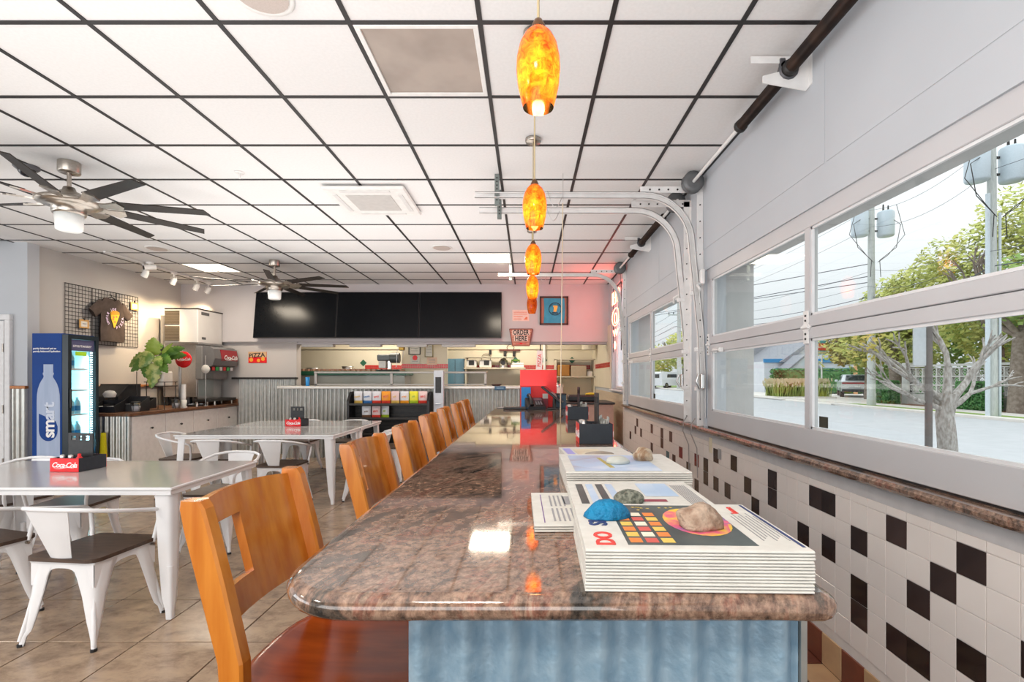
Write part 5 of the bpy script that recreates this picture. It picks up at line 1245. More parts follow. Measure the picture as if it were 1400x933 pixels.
# ================================================================ tall cooler
X0, X1, Y0c, Y1c, H = -5.93, -5.50, 5.89, 6.31, 1.905
ck = thing('drinks_cooler', 'tall blue drinks cooler with a water bottle printed on its side', 'refrigerator', (-5.72, 6.1, 0))
CB = mat('cooler_blue', (.003, .05, .25), .5, c2=(.003, .042, .22), scale=3, spec=.25); CBK = mat('cooler_black', (.012, .022, .03), .35)
part('cabinet', B().box((X0, Y0c, .06), (X1-.075, Y0c+.025, H)).box((X0, Y1c-.02, .06), (X1-.06, Y1c, H)).box((X0, Y0c+.025, .06), (X0+.03, Y1c-.02, H)).box((X0, Y0c, H), (X1-.06, Y1c, H+.012)).box((X0+.03, Y0c+.025, .06), (X1-.06, Y1c-.02, .38)), CB, ck, world=True)
part('kick_base', B().box((X0+.02, Y0c+.02, 0), (X1-.08, Y1c-.02, .06)), BLK, ck, world=True)
part('inner_wall', B().box((X0+.031, Y0c+.026, .385), (X0+.036, Y1c-.021, H-.01)).box((X0+.04, Y1c-.028, .385), (X1-.08, Y1c-.021, H-.01)).box((X0+.04, Y0c+.026, .385), (X1-.08, Y0c+.031, H-.01)), mat('cooler_inner', (.62, .82, .84), .4), ck, world=True)
l = bpy.data.lights.new('cooler_strip', 'AREA'); l.shape = 'RECTANGLE'; l.size = 1.2; l.size_y = .06; l.energy = 6; l.color = (.62, .95, 1)
o = bpy.data.objects.new('cooler_strip', l); col.objects.link(o); o.parent = ck; o.location = (.12, .15, 1.05); o.rotation_euler = (0, R(90), R(0))
dr = part('door_frame', B().box((X1-.07, Y0c, .06), (X1, Y0c+.045, H)).box((X1-.07, Y1c-.04, .06), (X1, Y1c, H)).box((X1-.07, Y0c+.045, H-.05), (X1, Y1c-.04, H)).box((X1-.07, Y0c+.045, .06), (X1, Y1c-.04, .40)), CBK, ck, world=True)
part('door_glass', B().box((X1-.03, Y0c+.045, .40), (X1-.025, Y1c-.04, H-.05)), GLASSC, dr, world=True)
part('door_handle', B().box((X1, Y0c+.012, 1.02), (X1+.022, Y0c+.03, 1.25), .004), BLK, dr, world=True)
part('header_sign', B().box((X1-.024, Y0c+.05, H-.19), (X1-.02, Y1c-.045, H-.055)), mat('header_purple', (.10, .10, .20), .4), dr, world=True)
text('lettering', 'smartwater', .055, WHT, ck, T((X1+5.72-.018, .0, H-.13)) @ RZ(90) @ RX(90))
part('shelf_tag', B().box((X1-.024, Y0c+.12, H-.25), (X1-.02, Y0c+.27, H-.20)), mat('tag_lime', (.45, .8, .03), .5), dr, world=True)
g = B()
for k in range(44): g.cb((X1-.05, Y1c-.05, .50+.03*k), (.010, .022, .014))
part('led_strip', g, mat('led_cool', (.8, 1, 1), .4, emit=(.70, .95, 1), estr=5), ck, world=True, kind='stuff')
for z in (.62, .92, 1.22, 1.48):
    g = B()
    for k in range(8): g.box((X0+.05, Y0c+.05+.042*k, z), (X1-.08, Y0c+.054+.042*k, z+.006))
    g.box((X1-.085, Y0c+.03, z-.004), (X1-.075, Y1c-.06, z+.02)); part('wire_shelf', g, WHT, ck, world=True)
WBT = mat('water_bottle', (.50, .75, .85), .1, c2=(.35, .68, .80))
for z, n in ((.926, 3), (.626, 3), (1.486, 2), (.392, 3)):
    for k in range(n):
        x, y = X1-.13, Y0c+.09+.085*k
        pn = {926: 'middle', 626: 'lower', 1486: 'top', 392: 'bottom'}[round(z*1000)]; sd_ = ('left', 'middle', 'right')[k] if n == 3 else ('left', 'right')[k]
        bt = single('water_bottle', B().lathe([(.001, 0), (.033, 0), (.035, .02), (.035, .13), (.028, .165), (.013, .19), (.013, .215), (.001, .216)], n=14), WBT, sd_+' clear water bottle on the '+pn+' shelf of the cooler', 'bottle', (x, y, z), 0, 'water bottles on the '+pn+' cooler shelf')
        lb = part('label_band', B().lathe([(.0355, .05), (.0355, .11)], n=14), mat('bottle_label', (.02, .30, .62), .4), bt)
# printed bottle on the blue side (flat print)
BP = mat('print_bottle_silver', (.42, .50, .66), .8, spec=.2, c2=(.36, .44, .60), scale=5, stretch=(3, 1, .3))
xm = -5.735
g = B()
half = [(.139, .08), (.139, 1.10), (.136, 1.18), (.125, 1.25), (.105, 1.31), (.080, 1.355), (.060, 1.385), (.054, 1.41), (.060, 1.412), (.066, 1.43), (.066, 1.445), (.058, 1.447), (.058, 1.545)]
vs = []
for a, b_ in half: vs += [(xm-a, Y0c-.0015, b_), (xm+a, Y0c-.0015, b_)]
g.add(vs, [(2*i, 2*i+1, 2*i+3, 2*i+2) for i in range(len(half)-1)]); part('bottle_print', g, BP, ck, world=True)
g = B(); pts = [(xm-.112, .955), (xm-.112, .75)]+[(xm-.0+.112*cos(a), .75+.125*sin(a)) for a in [pi+pi*k/12 for k in range(1, 13)]]+[(xm+.112, .80), (xm+.09, .86), (xm+.04, .90), (xm-.02, .915)]
g.prism(pts, Y0c-.0028, Y0c-.0018, 'xz'); part('drop_print', g, CB, ck, world=True)
for s_, z_, m_ in (('sm', .775, WHT), ('art', .985, mat('print_pale_blue', (.62, .68, .80), .5))): text('lettering', s_, .20, m_, ck, T((xm+5.72+.01, Y0c-6.1-.0035, z_)) @ RZ(0) @ RX(90) @ RZ(90), bold=.005, spacing=.9)
for k, s_ in enumerate(('purity balanced yet so', 'purely balanced hydration')): text('lettering', s_, .031, WHT, ck, T((-.195, Y0c-6.1-.0025, 1.735-.035*k)) @ RX(90), align='LEFT', bold=.0006)
single('caution_stand', B().prism([(-.055, .0), (.055, 0), (.018, .67), (-.018, .67)], -.02, .02, 'xz'), mat('caution_yellow', (.80, .70, .02), .4), 'yellow caution stand between the tall cooler and the corrugated end panel', 'caution sign', (-5.50, 6.38, 0))
# ================================================================ grid wall with shirt
gwx = -6.185
gr = thing('grid_wall_panel', 'black wire grid wall panel holding the shirt', 'display grid', (-6.18, 7.2, 1.85))
for p in range(3):
    g = B(); ya, yb = 6.58+.412*p, 6.58+.412*(p+1)-.006
    for k in range(9): g.tube([(gwx, ya+(yb-ya)*k/8, 1.86), (gwx, ya+(yb-ya)*k/8, 2.655)], .0035 if 0 < k < 8 else .005, 4, caps=False)
    for k in range(16): g.tube([(gwx-.004, ya, 1.86+.053*k), (gwx-.004, yb, 1.86+.053*k)], .0035 if 0 < k < 15 else .005, 4, caps=False)
    part('wire_grid', g, BLKM, gr, world=True)
SH = mat('shirt_brown_grey', (.085, .062, .052), .9, c2=(.065, .046, .038), scale=14)
ts = thing('t_shirt', 'dark brown T-shirt with pizza slice print hanging on the wire grid', 't-shirt', (-6.12, 7.24, 2.25))
def shirt(side):
    # half outline of the shirt in (y, z); body then sleeves
    def body(u, v):
        z = -.34+.64*v; w = .20+.012*v+.008*sin(v*8)
        if v > .80: w = .21-.10*((v-.8)/.2)**1.6
        y = (-w+2*w*u); x = side*(.012+.028*(1-(2*u-1)**2))+.012*sin(u*7+v*3)*(1-v)
        if v > .9: z -= .05*(1-abs(2*u-1))**1.2*(v-.9)/.1*(1 if side > 0 else .3)
        return (x, y, z)
    return body
g = B(); g.grid(shirt(1), 16, 18); g.grid(lambda u, v: shirt(-1)(1-u, v), 16, 18)
for s in (-1, 1):
    a0 = Vector((0, s*.15, .27)); a1 = Vector((0, s*.36, .075)); 
    def sl(u, v, s=s):
        w = .09-.012*u; ang = 2*pi*v; d = Vector((0, s*.74, -.67)); n = Vector((0, s*.67, .74)); c = Vector((0, s*.145, .195)).lerp(Vector((0, s*.325, .045)), u)
        return tuple(c+n*w*cos(ang)+Vector((1, 0, 0))*.026*sin(ang))
    g.grid(sl, 6, 14)
part('shirt', g, SH, ts)
g = B(); g.tube([(.0, -.10, .245), (0, -.05, .30), (0, 0, .315), (0, .05, .30), (0, .10, .245)], .008, 6); g.tube([(0, 0, .315), (0, 0, .345), (-.03, 0, .36)], .004, 6); part('hanger', g, BLK, ts)
g = B(); g.prism([(-.075, .09), (-.05, .115), (.03, .12), (.08, .10), (.085, .06), (.01, -.12), (-.01, -.14), (-.03, -.08), (-.06, .0)], .043, .046, 'yz'); part('slice_print', g, mat('print_yellow', (.90, .60, .04), .6), ts)
g = B(); g.prism([(-.075, .09), (-.05, .115), (.03, .12), (.08, .10), (.085, .065), (-.06, .05)], .0465, .048, 'yz'); part('crust_print', g, mat('print_crust', (.75, .35, .03), .6), ts)
for y, z in ((-.02, .02), (.03, .03), (.0, -.05), (-.03, -.01)): part('pepperoni_print', B().lathe([(.001, .049), (.015, .049)], (0, y, z), 10, axis='x'), mat('print_orange', (.72, .20, .10), .6), ts)
LIL = mat('print_lilac', (.72, .58, .80), .6)
for k, ch in enumerate('UNCLE JOE'):
    a = R(205-17*k) if False else R(215-16*k); text('lettering', ch, .045, LIL, ts, T((.050, .0+.135*cos(a), .0+.135*sin(a))) @ RZ(90) @ RX(90) @ RZ(math.degrees(a)-90), bold=.002) if k < 9 else None
for k, ch in enumerate('PIZZA'):
    a = R(-75+20*k); text('lettering', ch, .05, LIL, ts, T((.050, .0+.135*cos(a), .0+.135*sin(a))) @ RZ(90) @ RX(90) @ RZ(math.degrees(a)+90), bold=.002)
for y, z, lb in ((6.84, 2.13, 'small orange-brown card on the left of the wire grid'), (7.72, 2.50, 'small orange-brown card at the upper right of the wire grid')):
    t = thing('display_card', lb, 'card', (-6.165, y, z)); part('card', B().box((-.004, -.075, -.06), (.004, .075, .06), .002), mat('card_tan', (.62, .36, .12), .5), t); part('card_label', B().box((.004, -.05, -.04), (.006, .045, .035)), PAPER, t); part('clip', B().box((-.006, -.008, .05), (.008, .008, .085)), BLKM, t)
    part('print_line', B().box((.006, -.03, -.005), (.007, .03, .008)), INKG, t)
# ================================================================ kitchen
def kx(x, Y): return (x-721.5)*Y/673
t = thing('prep_table', 'steel prep counter along the kitchen wall', 'counter', (-2, 10.5, 0)); part('body', B().box((-4.6, 10.2, 0), (-.2, 10.86, .95)), STEEL, t, world=True); part('top', B().box((-4.65, 10.15, .95), (-.15, 10.88, 1.0), .004), STEEL, t, world=True)
t = thing('pizza_prep_counter', 'dark green topped prep station behind the glass guard, left', 'counter', (-4, 9.7, 0)); part('body', B().box((-5.1, 9.4, 0), (-2.35, 9.9, 1.42)), mat('prep_grey', (.30, .28, .25), .4, .4), t, world=True); part('green_top', B().box((-5.15, 9.35, 1.42), (-2.30, 9.92, 1.50), .01), mat('prep_green', (.01, .10, .05), .3), t, world=True)
g = B()
for k in range(26): g.box((-5.0+.1*k, 9.5, 1.50), (-4.94+.1*k, 9.8, 1.545))
part('pan_row', g, mat('pan_copper', (.45, .25, .18), .4, .3), t, world=True, kind='stuff')
sl = thing('meat_slicer', 'grey meat slicer standing on the green prep station', 'slicer', (-2.72, 9.6, 1.50)); part('motor', B().cyl((.05, 0, .26), (.22, 0, .26), .10, n=20), mat('slicer_grey', (.12, .13, .13), .4, .4), sl); part('housing', B().box((-.20, -.08, .20), (.06, .08, .33), .02), mat('slicer_grey', (.12, .13, .13), .4, .4), sl); part('post', B().box((.0, -.04, 0), (.06, .04, .22)), STEEL, sl); part('carriage', B().box((-.16, -.1, .06), (-.02, .1, .20), .01), FRW, sl); part('base_foot', B().box((-.2, -.12, 0), (.25, .12, .03), .005), BLKM, sl)
for k, (x, w, h) in enumerate(((-4.95, .1, .12), (-4.3, .14, .07), (-3.6, .12, .10))): single('steel_pan', B().lathe([(w*.7, 0), (w, h), (w*.95, h), (w*.65, .005), (.001, .005)], n=16), STEEL, ('tall steel pan at the far left of the kitchen', 'shallow steel pan on the green prep station', 'small steel pan left of the slicer')[k], 'pan', (x, 9.86, 1.50))
# frames and papers on a partition
part_ = thing('partition', 'narrow cream kitchen partition with posted papers', 'partition', (-1.95, 9.95, 0)); part('board', B().box((-2.54, 9.93, 0), (-1.62, 9.98, 2.74)), CREAM, part_, world=True)
redband('y', -2.54, -1.64, 9.929, part_)
def frame_(name, label, x, z, w, h, Y=9.92, cm=None, fm=None):
    t = thing(name, label, 'paper' if name == 'posted_paper' else 'picture frame', (x, Y, z)); 
    if fm: 
        g = B(); 
        for q in (((-w/2, -h/2), (-w/2+.015, h/2)), ((w/2-.015, -h/2), (w/2, h/2)), ((-w/2, -h/2), (w/2, -h/2+.015)), ((-w/2, h/2-.015), (w/2, h/2))): g.box((q[0][0], -.015, q[0][1]), (q[1][0], 0, q[1][1]))
        part('frame', g, fm, t)
    part('sheet', B().box((-w/2+.008, -.006, -h/2+.008), (w/2-.008, 0, h/2-.008)), cm or PAPER, t)
    for k in range(3): part('print_line', B().box((-w*.3, -.0075, h*.2-k*h*.2), (w*.3, -.006, h*.2-k*h*.2+.008)), INKG, t)
    return t
frame_('certificate_frame', 'framed certificate high on the kitchen partition', -2.28, 1.96, .24, .24, fm=BLKM)
frame_('certificate_frame', 'narrow framed certificate right of the larger certificate', -1.99, 1.94, .17, .30, fm=mat('frame_olive', (.3, .24, .1), .5))
tt_ = frame_('posted_paper', 'posted paper with a round red seal on the partition', -2.27, 1.735, .20, .17); part('red_seal', B().lathe([(.001, -.009), (.05, -.008)], (0, 0, .04), 16, axis='y'), RED, tt_)
frame_('posted_paper', 'pinkish posted paper beside the red seal paper', -1.93, 1.71, .22, .17, cm=mat('paper_pink', (.78, .55, .42), .7))
# pass-through window in the kitchen wall and blue room beyond (a fridge), clutter shelf
t = thing('blue_cabinet', 'pale blue cabinet beyond the counter glass', 'cabinet', (-1.55, 10.6, 1.0)); part('body', B().box((-.19, -.1, 0), (.19, .2, .78), .005), mat('cabinet_blue', (.16, .34, .48), .4), t); part('door_gap', B().box((-.004, -.103, .02), (.004, -.1, .76)), BLKM, t)
t = thing('kitchen_shelf', 'cream shelf loaded with small kitchen gear right of the blue cabinet', 'shelf', (-.6, 10.6, 1.0)); part('board', B().box((-.75, -.2, .56), (.55, .2, .59)), CREAM, t); part('board', B().box((-.75, -.2, .80), (.30, .2, .82)), CREAM, t)
g = B()
for x in (-.73, .52): g.box((x, -.18, 0), (x+.03, .18, .82 if x < 0 else .58))
part('upright', g, CREAM, t)
kit = [(-.62, 'white scale with dark dial on the kitchen shelf'), (-.30, 'second white appliance on the kitchen shelf'), (.08, 'chrome mixer on the kitchen shelf'), (.38, 'stack of pale trays with green lid on the shelf')]
for k, (x, lb) in enumerate(kit):
    t = thing('kitchen_appliance', lb, 'appliance', (-.6+x, 10.55, 1.59)); 
    if k == 2: part('body', B().ball((0, 0, .1), .10, 10).cyl((0, 0, 0), (0, 0, .04), .09, n=14), STEEL, t); part('dial', B().cyl((0, -.1, .1), (0, -.11, .1), .05, n=14), BLKM, t)
    elif k == 3: part('trays', B().box((-.14, -.1, 0), (.14, .1, .06), .01).box((-.12, -.1, .06), (.14, .1, .10), .01), FRW, t); part('lid', B().box((-.13, -.1, .14), (.05, .1, .17), .005).box((-.13, -.1, .10), (-.11, -.08, .14)).box((.03, .08, .10), (.05, .1, .14)), mat('lid_green', (.15, .3, .03), .5), t)
    else: part('body', B().box((-.13, -.1, 0), (.13, .1, .16), .02), FRW, t); part('dial', B().box((-.03, -.105, .05), (.08, -.1, .15)), BLKM, t)
t = thing('wall_rack', 'dark wall rack with hanging utensils above the kitchen shelf', 'rack', (-.40, 10.88, 1.98)); part('bar', B().box((-.23, -.03, -.02), (.23, 0, .02)), mat('rack_brown', (.12, .03, .02), .5), t)
for x in (-.1, .1): part('utensil', B().box((x-.03, -.03, -.14), (x+.03, -.01, -.02), .005), BLKM, t)
part('wire_coil', B().tube([(.02+.08*cos(a), -.015, .06+.06*sin(a)) for a in [2*pi*k/14 for k in range(14)]], .006, 5, closed=True), BLKM, t)
t = thing('cable_loop', 'coiled dark cable hanging on the kitchen wall', 'cable', (-.92, 10.88, 1.80)); part('coil', B().tube([(.10*cos(a), -.015, .10*sin(a)) for a in [2*pi*k/16 for k in range(16)]], .006, 5, closed=True), BLKM, t); part('adapter', B().box((.07, -.04, .08), (.12, 0, .19), .005), BLK, t)
t = thing('service_bell_lamp', 'small brass heat lamp on a bent arm above the slicer', 'lamp', (-2.38, 9.3, 1.98)); part('head', B().box((-.05, -.05, -.09), (.05, .05, -.0), .01), mat('brass', (.35, .22, .05), .3, .8), t); part('arm', B().cyl((0, 0, 0), (0, 0, .77), .006, n=6).tube([(-.05, 0, -.05), (-.09, 0, -.10), (-.10, 0, -.40)], .006, 6).tube([(.04, 0, -.09), (.02, 0, -.2), (-.03, 0, -.38)], .004, 6), STEEL, t)
# right part of the kitchen
t = thing('open_shelf_unit', 'cream open shelf unit at the right end of the kitchen wall', 'shelf', (1.0, 10.6, 0))
g = B(); 
for x in (-.42, .40): g.box((x, -.2, 0), (x+.03, .25, 1.77))
part('upright', g, CREAM, t)
for z in (.9, 1.38, 1.75): part('board', B().box((-.42, -.2, z), (.43, .25, z+.025)), CREAM, t)
single('wooden_box', B().box((-.13, -.1, 0), (.13, .1, .24), .02), mat('box_ochre', (.45, .20, .04), .5), 'ochre wooden box on the open kitchen shelf', 'box', (.76, 10.5, 1.405)); single('beige_box', B().box((-.16, -.1, 0), (.16, .1, .22), .008), mat('box_beige', (.55, .45, .32), .6), 'beige box beside the ochre box on the kitchen shelf', 'box', (1.08, 10.5, 1.405))
single('steel_canister', B().lathe([(.07, 0), (.07, .10), (.05, .11), (.001, .11)], n=16, capb=True), FRW, 'small white canister at right of the kitchen shelf boxes', 'canister', (1.32, 10.5, 1.405))
t = thing('coffee_urn', 'white and steel urn just right of the red board', 'urn', (.55, 8.9, 0)); part('stand', B().box((-.12, -.12, 0), (.12, .12, .95)), FRW, t); part('body', B().cyl((0, 0, .95), (0, 0, 1.22), .085, n=18), FRW, t); part('lid', B().lathe([(.10, 1.22), (.10, 1.26), (.02, 1.29), (.001, 1.29)], n=18), STEEL, t); part('lid_knob', B().ball((0, 0, 1.30), .02, 8), BLK, t)
t = thing('side_cabinet', 'pinkish low cabinet with black trays behind the bar end', 'cabinet', (.95, 7.7, 0)); part('body', B().box((-.36, -.35, 0), (.33, .5, .98)), mat('cabinet_pink', (.50, .30, .24), .4), t); part('top', B().box((-.38, -.37, .98), (.35, .52, 1.01), .004), BLKM, t)
single('black_tray', B().box((-.25, -.18, 0), (.22, .18, .10), .02), BLK, 'black bag-like tray on the low pinkish cabinet', 'tray', (.88, 7.75, 1.011)); single('yellow_gloves', B().tube([(-.10, -.02, .014), (-.03, .02, .018), (.05, -.02, .016), (.1, .03, .014)], [.012, .02, .016, .012], 8), mat('glove_yellow', (.8, .55, .05), .5), 'yellow gloves lying on the black tray', 'gloves', (1.0, 7.66, 1.112))
t = thing('hanging_banner', 'narrow white vertical strip with red lettering hanging left of the rope', 'banner', (.20, 8.93, 1.50)); t.rotation_euler = (0, R(4), 0); part('strip', B().box((-.055, -.002, 0), (.055, .002, .37)), WHT, t); part('hook', B().box((-.01, -.004, .37), (.01, .004, .52)), BLKM, t)
text('lettering', 'PIZZA', .085, INKR, t, face_front(0, -.003, .19) @ RZ(90), bold=.001)
single('conduit', B().cyl((.37, 10.86, .9), (.37, 10.86, 2.74), .03, n=10), WHT, 'thin white vertical conduit on the kitchen wall right of the banner', 'pipe')
# ================================================================ outside
G = -.10
asph = mat('asphalt_grey', (.46, .465, .475), .75, c2=(.42, .425, .435), scale=3, detail=8); conc = mat('concrete_pale', (.70, .66, .61), .85, c2=(.64, .60, .56), scale=4, detail=6)
struct('street', B().box((3.2, -30, G-.2), (16.0, 160, G)), asph)
struct('pavement_near', B().box((1.62, -30, G-.2), (3.2, 160, G+.06)), conc)
b = B(); b.box((16.0, -30, G-.2), (16.25, 26, G+.12), .03); b.box((16.0, 31, G-.2), (16.25, 160, G+.12), .03); struct('curb', b, conc)
grass = mat('lawn_green', (.16, .28, .05), .9, c2=(.26, .34, .09), scale=30, detail=6)
struct('verge', B().box((16.25, -30, G-.2), (17.1, 25.5, G+.10)), grass)
struct('pavement_far', B().box((17.1, -30, G-.2), (18.6, 160, G+.09)), conc); struct('pavement_entry', B().box((16.0, 25.6, G-.2), (60, 62, G+.02)), conc)
struct('planting_bed', B().box((18.6, -30, G-.2), (60, 25.6, G+.09)), mat('mulch', (.22, .12, .08), .95, c2=(.13, .08, .05), scale=25))
struct('ground_far', B().box((16.0, 62, G-.2), (120, 160, G+.02)), grass)
# storefront ground behind and left for the daylight bounce
struct('pavement_front', B().box((-40, -40, G-.3), (1.62, -4.4, G)), conc); struct('pavement_side', B().box((-40, -4.4, G-.3), (-9, 40, G)), conc)
WOODP = mat('weathered_pole', (.58, .60, .57), .9, c2=(.46, .48, .46), scale=8, stretch=(6, 6, .5), detail=6); XF = mat('transformer_grey', (.58, .66, .72), .5, c2=(.54, .62, .68))
def pole(label, x, y, h, r, xf=2, zx=8.3, conduit=False, arm=None):
    t = thing('utility_pole', label, 'utility pole', (x, y, G))
    part('pole', B().tube([(0, 0, 0), (0, 0, h)], [r, r*.7], 14), WOODP, t)
    if conduit:
        part('conduit', B().cyl((-r*1.35, -.1, 0), (-r*1.35, -.1, h*.72), r*.42, n=10), mat('conduit_pale', (.62, .68, .72), .5), t); part('conduit', B().cyl((r*1.15, -.1, 0), (r*1.15, -.1, h*.66), r*.25, n=10), mat('conduit_pale', (.62, .68, .72), .5), t)
    for k in range(xf):
        s = (-1, 1)[k]; w = .36; hh = 1.15; g = B(); cx = s*(r+w+.08)
        g.lathe([(.001, zx), (w*.9, zx), (w, zx+.06), (w, zx+hh), (w*.9, zx+hh+.06), (.001, zx+hh+.1)], (cx, -.1, 0), 20); can = part('transformer', g, XF, t)
        g = B(); g.cyl((cx-.12, -.1, zx+hh+.05), (cx-.12, -.1, zx+hh+.4), .05, .03, 8); g.cyl((cx+.12, -.1, zx+hh+.05), (cx+.12, -.1, zx+hh+.35), .04, .03, 8); part('bushing', g, BLKM, can)
        g = B(); g.box((min(0, cx), -.04, zx+.25), (max(0, cx), .04, zx+.32)); g.box((min(0, cx), -.04, zx+.85), (max(0, cx), .04, zx+.92)); part('bracket', g, BLKM, t)
        g = B(); g.tube([(cx-s*.1, -.4, zx+.9), (cx+s*.5, -.4, zx+.5), (cx+s*.3, -.4, zx-.6), (s*.2, -.3, zx-1.2), (s*.25, -.3, zx-2.0)], .016, 5); g.tube([(cx+s*.3, -.4, zx+hh+.3), (cx+s*.7, -.4, zx), (s*.5, -.4, zx-1.0), (s*.1, -.3, zx-1.3)], .014, 5); part('drop_wire', g, BLKM, t)
    if arm:
        for z in arm: part('crossarm', B().box((-1.2, -.08, z), (1.2, .08, z+.14)), WOODP, t)
        g = B()
        for z in arm:
            for x_ in (-1.1, -.6, .6, 1.1): g.cyl((x_, 0, z+.14), (x_, 0, z+.34), .05, n=6)
        part('insulator', g, BLKM, t)
    return t
pole('utility pole with two grey transformers, nearer the car', 16.75, 24.0, 9.9, .19)
pole('thick utility pole with conduits and large transformers at the right', 16.4, 17.4, 11.0, .17, zx=8.35, conduit=True)
pole('distant utility pole with crossarms in the farther door window', 16.6, 54, 12.5, .25, xf=0, arm=(11.2, 9.8, 8.2))
# wires between poles
WIRE = mat('wire_grey', (.10, .11, .13), .6)
wz = [(9.5, 10.4), (8.7, 9.6), (6.6, 9.0), (5.8, 8.4), (5.3, 7.7), (5.0, 7.3), (4.75, 6.9), (4.5, 6.4)]
for k, (za, zb_) in enumerate(wz):
    def sag(a, c, n=12, s=.5): return [Vector(a).lerp(Vector(c), i/n)-Vector((0, 0, s*4*(i/n)*(1-i/n))) for i in range(n+1)]
    pts = sag((16.4+.25*(k % 3-1), -6, za-.3), (16.4+.2*(k % 3-1), 17.4, za))[:-1]+sag((16.4+.2*(k % 3-1), 17.4, za), (16.75+.2*(k % 3-1), 24, za))[:-1]+sag((16.75+.2*(k % 3-1), 24, za), (16.6+.5*(k % 3-1), 54, zb_), s=.7)[:-1]+sag((16.6+.5*(k % 3-1), 54, zb_), (16.6, 110, zb_), s=.9)
    r = .009 if k < 4 else .018
    single('power_line', B().tube(pts, r, 5), WIRE, ('topmost', 'second highest', 'third highest', 'fourth highest', 'fourth lowest', 'third lowest', 'second lowest', 'lowest')[k]+' of the eight overhead cables running between the poles', 'cable', (0, 0, 0), 0, 'overhead cables along the street')
for k, (z, dz) in enumerate(((6.9, .6), (6.3, .2), (6.0, 1.4))): single('power_line', B().tube([(16.7, 24, z), (8+3*k, 60, z+dz+1.5), (-2+4*k, 110, z+3+dz)], .022, 5), WIRE, ('upper', 'lower', 'middle')[k]+' of three overhead cables crossing the street from the transformer pole', 'cable', (0, 0, 0), 0, 'cables crossing the street')
# trees
BARK = mat('bark_grey', (.50, .47, .44), .9, c2=(.26, .23, .20), scale=14, stretch=(2, 2, .8), detail=6, bump=.6, bscale=30); BARKB = mat('bark_brown', (.28, .23, .19), .9, c2=(.18, .14, .11), scale=9)
FOL = {'yel': mat('foliage_yellow_green', (.42, .48, .12), .7, c2=(.62, .60, .18), scale=1.3, detail=4), 'grn': mat('foliage_green', (.20, .34, .08), .75, c2=(.34, .44, .12), scale=1.5), 'hed': mat('foliage_hedge', (.06, .19, .06), .8, c2=(.13, .29, .09), scale=6), 'aut': mat('foliage_autumn', (.50, .36, .08), .7, c2=(.34, .38, .08), scale=2)}
def leaves(name, parent, blobs, n, s, m, seed=1, kind='stuff', flatz=1.):
    rr = random.Random(seed); g = B(); vs = []; fs = []
    tot = sum(b[3]**2 for b in blobs)
    for cx, cy, cz, r, *_ in blobs:
        for i in range(int(n*r*r/tot)):
            d = Vector((rr.gauss(0, 1), rr.gauss(0, 1), rr.gauss(0, 1))).normalized()*r*(rr.random()**.28)
            c = Vector((cx+d.x, cy+d.y, cz+d.z*flatz)); a = Vector((rr.uniform(-1, 1), rr.uniform(-1, 1), rr.uniform(-.6, .6))).normalized(); b_ = a.orthogonal().normalized(); ss = s*rr.uniform(.6, 1.3)
            k = len(vs); vs += [c-a*ss, c+b_*ss*.55, c+a*ss, c-b_*ss*.55]; fs.append((k, k+1, k+2, k+3))
    g.add(vs, fs); return part(name, g, m, parent, kind=kind)
def branches(g, p, d, r, L, depth, rr, spread=.6, up=.15):
    q = p+d*L; mid = p+d*L*.5+Vector((rr.uniform(-1, 1), rr.uniform(-1, 1), rr.uniform(-.5, 1)))*L*.06
    g.tube([p, mid, q], [r, r*.85, r*.66], 7 if r > .03 else 4, caps=False)
    if depth == 0: return
    for k in range(2 if rr.random() < .6 else 3):
        nd = (d+Vector((rr.uniform(-1, 1), rr.uniform(-1, 1), rr.uniform(-.5, .8)))*spread+Vector((0, 0, up))).normalized(); branches(g, q, nd, r*.62, L*rr.uniform(.6, .85), depth-1, rr, spread, up)
# near street tree in front of the window
tr = thing('street_tree', 'pale-barked sparse tree right outside the near window', 'tree', (5.95, 7.0, G))
g = B(); g.tube([(0, 0, 0), (.02, 0, .5), (-.02, 0, .95), (.03, 0, 1.25)], [.14, .118, .11, .115], 14); part('trunk', g, BARK, tr)
g = B(); rr = random.Random(5)
for d, r, L in (((-.86, -.1, .50), 0.048, .62), ((-.6, .2, .75), .042, .5), ((.05, 0, 1), .062, .5), ((.55, .0, .75), .065, .5), ((.85, .2, .45), .045, .5), ((-.95, -.2, .30), .04, .55)):
    branches(g, Vector((.0, 0, 1.0+rr.uniform(0, .2))), Vector(d).normalized(), r, L, 3, rr, .42, -.04)
part('branches', g, BARK, tr)
leaves('foliage', tr, [(-1.25, 0, 1.95, .30), (-.85, .1, 2.05, .28), (-1.6, .2, 1.85, .22)], 260, .045, FOL['aut'], 3)
t = thing('sign_post', 'slim dark grey post with a pale sign back beside the near tree', 'post', (5.62, 6.9, G)); part('post', B().cyl((0, 0, 0), (0, 0, 2.3), .045, n=12), mat('post_brown_grey', (.16, .14, .13), .6), t); part('sign_plate', B().box((-.22, -.01, 1.65), (.0, .01, 2.35), .004), mat('sign_back', (.55, .58, .60), .5), t)
def tree(label, x, y, trunk_r, h0, blobs, n, s, m, seed, lean=0):
    t = thing('street_tree', label, 'tree', (x, y, G)); rr = random.Random(seed)
    part('trunk', B().tube([(0, 0, 0), (lean*.4, 0, h0*.5), (lean, 0, h0)], [trunk_r*1.25, trunk_r, trunk_r*.8], 10), BARKB, t)
    g = B()
    for k in range(5): branches(g, Vector((lean, 0, h0*.95)), Vector((rr.uniform(-1, 1), rr.uniform(-.6, .6), rr.uniform(.5, 1.2))).normalized(), trunk_r*.5, h0*.45, 3, rr, .6)
    part('branches', g, BARKB, t); leaves('foliage', t, blobs, n, s, m, seed); return t
